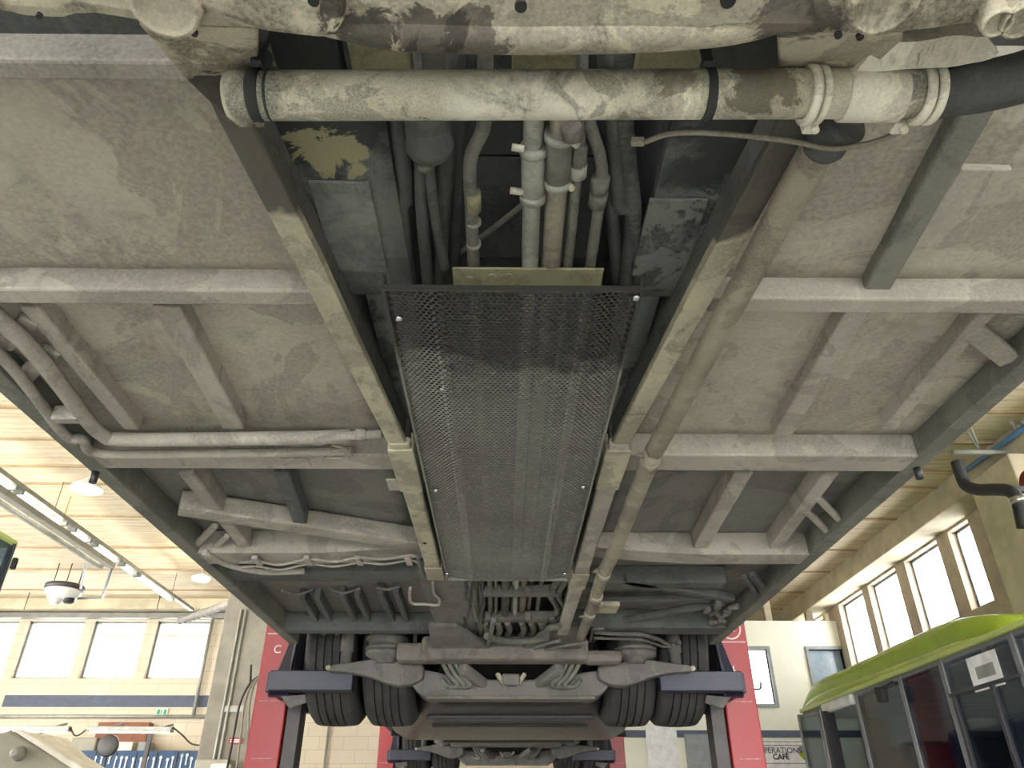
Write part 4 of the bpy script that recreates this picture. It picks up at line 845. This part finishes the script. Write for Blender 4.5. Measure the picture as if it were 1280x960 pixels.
# right wall column, cable tray, exhaust pipe
c0 = PX(1240, 690, 5.15)
bm = MB(); box(bm, (5.15, c0.y-.75, 0), (W, c0.y, h(3.31)), .015); struct(obj('trim_6', bm, 'beam_conc'))
t = thing('exhaust_hose', 'black bent extraction pipe with a shiny end at the right edge', 'pipe', PX(1198,580,4.4))
obj('bent_pipe', tube(MB(), [PX(1196,577,4.4), PX(1200,590,4.4), PX(1207,606,4.4), PX(1222,612,4.4), PX(1245,612,4.4), PX(1262,614,4.4), PX(1272,625,4.4), PX(1280,660,4.4)], .055, seg=20, n=8), 'black', t); obj('cuff', tube(MB(), [PX(1271,622,4.4), PX(1274,630,4.4)], .058, smooth=False, seg=20), 'chrome', t)
b_ = PX(1245,612,4.4); obj('wall_bracket', bar(MB(), b_, (5.15, b_.y, b_.z), .05, .05), 'grey_mast', t)
q = PX(1291, 603, 5.09); tag(obj('hose_reel', lathe(MB(), [(.02,-.06),(.12,-.05),(.14,0),(.12,.05)], q, 'X', 28), 'orange_red'), 'red reel half cut off by the right edge of the photo', 'reel')
a = PZ(1190,565,3.4); b = PZ(1300,566,3.4); tag(obj('conduit', tube(MB(), [a, b], .03, smooth=False), 'galv'), 'pale horizontal pipe under the ceiling at upper right', 'conduit')
a = PZ(1205,590,3.5); b = PZ(1300,520,3.5); tag(obj('conduit', tube(MB(), [a, b], .03, smooth=False), 'blue_pipe'), 'blue pipe slanting under the ceiling at upper right', 'conduit')
for i, (p, q) in enumerate((((1206,535),(1222,560)), ((1212,530),(1224,560)))):
    tag(obj('stay_wire', tube(MB(), [PZ(*p,3.6), PZ(*q,3.4)], .012, smooth=False, seg=8), 'galv'), ['thin stay at upper right, left leg of the V', 'thin stay at upper right, right leg of the V'][i], 'stay')
for i, (p, q) in enumerate((((1264,528),(1286,562)), ((1276,526),(1298,560)))):
    tag(obj('stay_wire', tube(MB(), [PZ(*p,3.6), PZ(*q,3.45)], .02, smooth=False, seg=8), 'galv'), ['thick grey stay crossing the blue pipe, left one', 'thick grey stay crossing the blue pipe, right one'][i], 'stay')

# ================================================================== PARKED BUSES
XS = 3.35; HG = PX(1003, 889, 3.35).z-CZ          # side face and gutter height of the bus on the right
yE = PX(1003, 889, XS).y; yS = 2.2
pb = thing('parked_bus', 'parked bus with lime green roof and dark side glass at lower right', 'bus', (XS+1.2, (yE+yS)/2, 0))
# body below the glass and structure
bm = MB(); box(bm, (XS, yS, .35), (XS+2.25, yE, 1.35), .03); obj('lower_body', bm, 'bus_grey', pb)
bm = MB(); box(bm, (XS+2.15, yS, 1.35), (XS+2.25, yE, h(HG)), .01); box(bm, (XS, yS, h(HG)-.06), (XS+2.25, yE, h(HG)-.01), .01); box(bm, (XS+.02, yS, 1.3), (XS+2.25, yS+.05, h(HG)), .01); obj('body_frame', bm, 'bus_grey', pb)
# roof: lofted lime dome running lengthwise
def roof():
    bm = MB(); prof = [(0,0),(-.01,.03),(.0,.07),(.10,.15),(.3,.22),(.7,.27),(1.2,.29),(1.7,.27),(2.0,.22),(2.2,.15),(2.25,.07),(2.26,.03),(2.25,0)]; rows = []
    for i in range(25):
        y = yS+(yE-yS)*i/24; e = min(1, (yE-y)/.5+.25)
        rows.append([bm.verts.new((XS+px_, y, h(HG)+pz_*.2*e**.5)) for px_, pz_ in prof])
    for A, B in zip(rows, rows[1:]):
        for i in range(len(prof)-1): bm.faces.new((A[i], A[i+1], B[i+1], B[i])).smooth = True
        bm.faces.new((A[-1], A[0], B[0], B[-1]))
    bm.faces.new(rows[0]); bm.faces.new(rows[-1][::-1]); return bm
obj('roof', roof(), 'lime', pb)
bm = MB(); box(bm, (XS-.035, yS, h(HG)-.02), (XS+.02, yE, h(HG)+.02), .01); obj('gutter', bm, 'lime_pale', pb)
# streamlined roof fairings
def fairing(x0, x1, outline, r):
    """streamlined pod; outline = (Y, Z) crest line along the bus, r = shoulder radius"""
    bm = MB(); rows = []; zb = h(HG)-.0
    for y, z in outline:
        z = max(z, zb+.02); q = min(r, z-zb)
        sec = [(x0, zb)]+[(x0+q*(1-cos(a)), z-q*(1-sin(a))) for a in [pi/2*k/8 for k in range(9)]]+[((x0+x1)/2, z+.005)]+[(x1-q*(1-cos(a)), z-q*(1-sin(a))) for a in [pi/2*k/8 for k in range(8, -1, -1)]]+[(x1, zb)]
        rows.append([bm.verts.new((a, y, b)) for a, b in sec])
    for A, B in zip(rows, rows[1:]):
        for k_ in range(len(A)-1): bm.faces.new((A[k_], A[k_+1], B[k_+1], B[k_])).smooth = True
    bm.faces.new(rows[-1][::-1]); bm.faces.new(rows[0]); return bm
def crest(pts, X, n=4):
    P = smooth_path([PX(x, y, X) for x, y in pts], n); P = sorted(((p.y, p.z) for p in P)); return P
obj('roof_fairing', fairing(XS+.04, XS+.5, crest([(1004,884),(1010,871),(1040,857),(1080,842),(1130,823),(1175,805),(1205,797),(1230,796),(1248,800),(1262,806)], XS+.06), .12), 'lime', pb)
obj('roof_fairing', fairing(XS+.22, XS+.95, crest([(1008,872),(1020,851),(1060,832),(1130,798),(1170,780),(1205,770),(1235,768),(1255,773),(1270,786),(1276,796)], XS+.30), .16), 'lime', pb)
# side glazing
def yp(x): return PX(x, 889-(x-1003)*.4+30, XS).y
fr = [1003, 1028, 1040, 1075, 1128, 1180, 1268, 1330]; 
panes = [(1003,1026), (1076,1130), (1131,1178), (1183,1232), (1236,1266), (1272,1330)]
for i, (a, b) in enumerate(panes):
    y1, y0 = yp(a), yp(b); bm = MB(); box(bm, (XS-.004, y0+.02, 1.36), (XS+.004, y1-.02, h(HG)-.05)); g_ = obj('side_window', bm, 'bus_glass', pb)
for x in (1003, 1027, 1075, 1130, 1181, 1269):
    y0 = yp(x); bm = MB(); box(bm, (XS-.012, y0-.03, 1.3), (XS+.05, y0+.03, h(HG)-.02), .006); obj('window_pillar', bm, 'bus_grey', pb)
y0, y1 = yp(1232), yp(1185)
for x, m in ((1234,'chrome'), (1188,'chrome')):
    yy = yp(x); bm = MB(); box(bm, (XS-.03, yy-.02, 1.3), (XS, yy+.02, h(HG)-.28), .004); obj('window_frame', bm, 'dark_steel', pb)
bm = MB(); box(bm, (XS-.03, yp(1268), h(HG)-.295), (XS, yp(1184), h(HG)-.27), .004); obj('window_frame', bm, 'dark_steel', pb)
# open doorway: jambs, folded leaf
bm = MB(); box(bm, (XS-.10, yp(1042)-.03, .4), (XS+.02, yp(1042)+.03, h(HG)-.1), .01); obj('door_leaf', bm, 'black', pb, 'folded black door leaf'); bm = MB(); box(bm, (XS-.02, yp(1031)-.02, .4), (XS+.0, yp(1031)+.02, h(HG)-.05), .005); obj('door_rail', bm, 'chrome', pb)
bm = MB(); box(bm, (XS-.05, yp(1073), h(HG)-.12), (XS+.02, yp(1036), h(HG)-.02), .02); obj('door_header', bm, 'bus_white', pb)
q = PX(1098, 868, XS-.15); bm = MB(); prism(bm, [q+Vector((0,-.07,.05)), q+Vector((0,.07,.07)), q+Vector((0,.06,-.06)), q+Vector((0,-.05,-.07))], (.06,0,0), .015); bar(bm, q+Vector((.03,0,.05)), q+Vector((.15,0,.10)), .015, .015); obj('door_mirror', bm, 'black', pb)
obj('ceiling_liner', box(MB(), (XS+.05, yS+.1, h(HG)-.075), (XS+2.1, yE-.05, h(HG)-.062)), 'bus_white', pb)
a = PX(1207, 824, XS-.006); b = PX(1256, 851, XS-.006)  # reflection of a window in the glass, painted as a white quad
obj('window_notice', box(MB(), (XS-.008, b.y, min(a.z,b.z)-.02), (XS-.005, a.y, max(a.z,b.z)-.0), .0), 'paper', pb, 'painted white window reflection with a grey middle on the glass'); c = (a+b)/2
obj('reflection_middle', box(MB(), (XS-.010, c.y-.12, c.z-.05), (XS-.008, c.y+.1, c.z+.03)), 'galv', pb)
for i in range(6):
    y = 3.2+i*.85; bm = MB()
    for xx in (XS+.3, XS+1.35): box(bm, (xx, y, .9), (xx+.75, y+.12, 1.85), .05); box(bm, (xx, y-.4, .8), (xx+.75, y, .95), .04)
    obj('seat', bm, 'seat_fabric', pb)
bm = MB(); box(bm, (XS, yE-.01, 1.35), (XS+2.25, yE, h(HG)-.05)); obj('end_window', bm, 'bus_glass', pb)
for yy in (3.2, 7.0):
    for xx in (XS+.15, XS+2.1): bm = MB(); lathe(bm, [(.2,-.13),(.42,-.13),(.47,-.09),(.47,.09),(.42,.13),(.2,.13)], (xx, yy, .47), 'X', 36); obj('wheel', bm, 'rubber', pb)
# left bus
XL2 = -2.9; c = PX(21, 690, XL2); zt = PX(21, 686, XL2).z
lb = thing('parked_bus', 'parked bus with pale green top, only its corner showing at the left edge', 'bus', (XL2-1.2, c.y-2.5, 0))
bm = MB(); box(bm, (XL2-2.4, c.y-5, .35), (XL2, c.y, 1.45), .04); obj('lower_body', bm, 'bus_white', lb)
bm = MB(); box(bm, (XL2-2.4, c.y-5, zt+.0), (XL2, c.y, zt+.05), .02); obj('roof', bm, 'lime_pale', lb)
bm = MB(); box(bm, (XL2-.005, c.y-4.9, 1.46), (XL2+.003, c.y-.03, zt)); obj('side_window', bm, 'bus_glass', lb); bm = MB(); box(bm, (XL2-2.4, c.y-.03, 1.46), (XL2, c.y-.02, zt)); obj('windscreen', bm, 'bus_glass', lb)
for yy in (c.y-.04, c.y-1.3, c.y-2.6, c.y-3.9): bm = MB(); box(bm, (XL2-.03, yy-.012, 1.4), (XL2+.004, yy+.012, zt+.02), .003); obj('window_pillar', bm, 'dark_steel', lb)
bm = MB(); box(bm, (XL2-.01, c.y-.01, zt-.12), (XL2+.02, c.y+.02, zt-.05), .01); obj('mirror', bm, 'black', lb)
bm = MB(); box(bm, (XL2-2.4, c.y-5, 1.4), (XL2-2.36, c.y, zt+.02)); box(bm, (XL2-2.4, c.y-5, 1.4), (XL2, c.y-4.96, zt+.02)); obj('body_frame', bm, 'bus_white', lb)
for yy in (c.y-1.2, c.y-4):
    for xx in (XL2-.15, XL2-2.25): bm = MB(); lathe(bm, [(.2,-.13),(.42,-.13),(.47,-.09),(.47,.09),(.42,.13),(.2,.13)], (xx, yy, .47), 'X', 36); obj('wheel', bm, 'rubber', lb)

# ================================================================== LIGHT, CAMERA
w = bpy.data.worlds.new('sky'); bpy.context.scene.world = w; w.use_nodes = True
w.node_tree.nodes['Background'].inputs[0].default_value = (.985, .985, 1, 1); w.node_tree.nodes['Background'].inputs[1].default_value = 5.0
# ceiling fluorescent fixtures over the bays
def fixture(x, y, label):
    t = thing('ceiling_light', label, 'light', (x, y, h(HC2)-.1), 'strip lights on the workshop ceiling')
    obj('housing', box(MB(), (x-.1, y-.75, h(HC2)-.06), (x+.1, y+.75, h(HC2)), .01), 'bus_white', t); obj('diffuser', box(MB(), (x-.08, y-.72, h(HC2)-.08), (x+.08, y+.72, h(HC2)-.06)), 'tube_light', t)
cam = bpy.data.cameras.new('camera'); co = bpy.data.objects.new('camera', cam); C.objects.link(co)
cam.sensor_width = 36; cam.lens = F/1280*36; cam.clip_start = .02
co.matrix_world = Matrix(((RT.x, UP.x, -FW.x, 0), (RT.y, UP.y, -FW.y, 0), (RT.z, UP.z, -FW.z, CZ), (0, 0, 0, 1)))
sc = bpy.context.scene; sc.camera = co
sc.view_settings.view_transform = 'Standard'; sc.view_settings.look = 'None'; sc.view_settings.gamma = 1; sc.view_settings.use_curve_mapping = False
sc.view_settings.exposure = 1.6
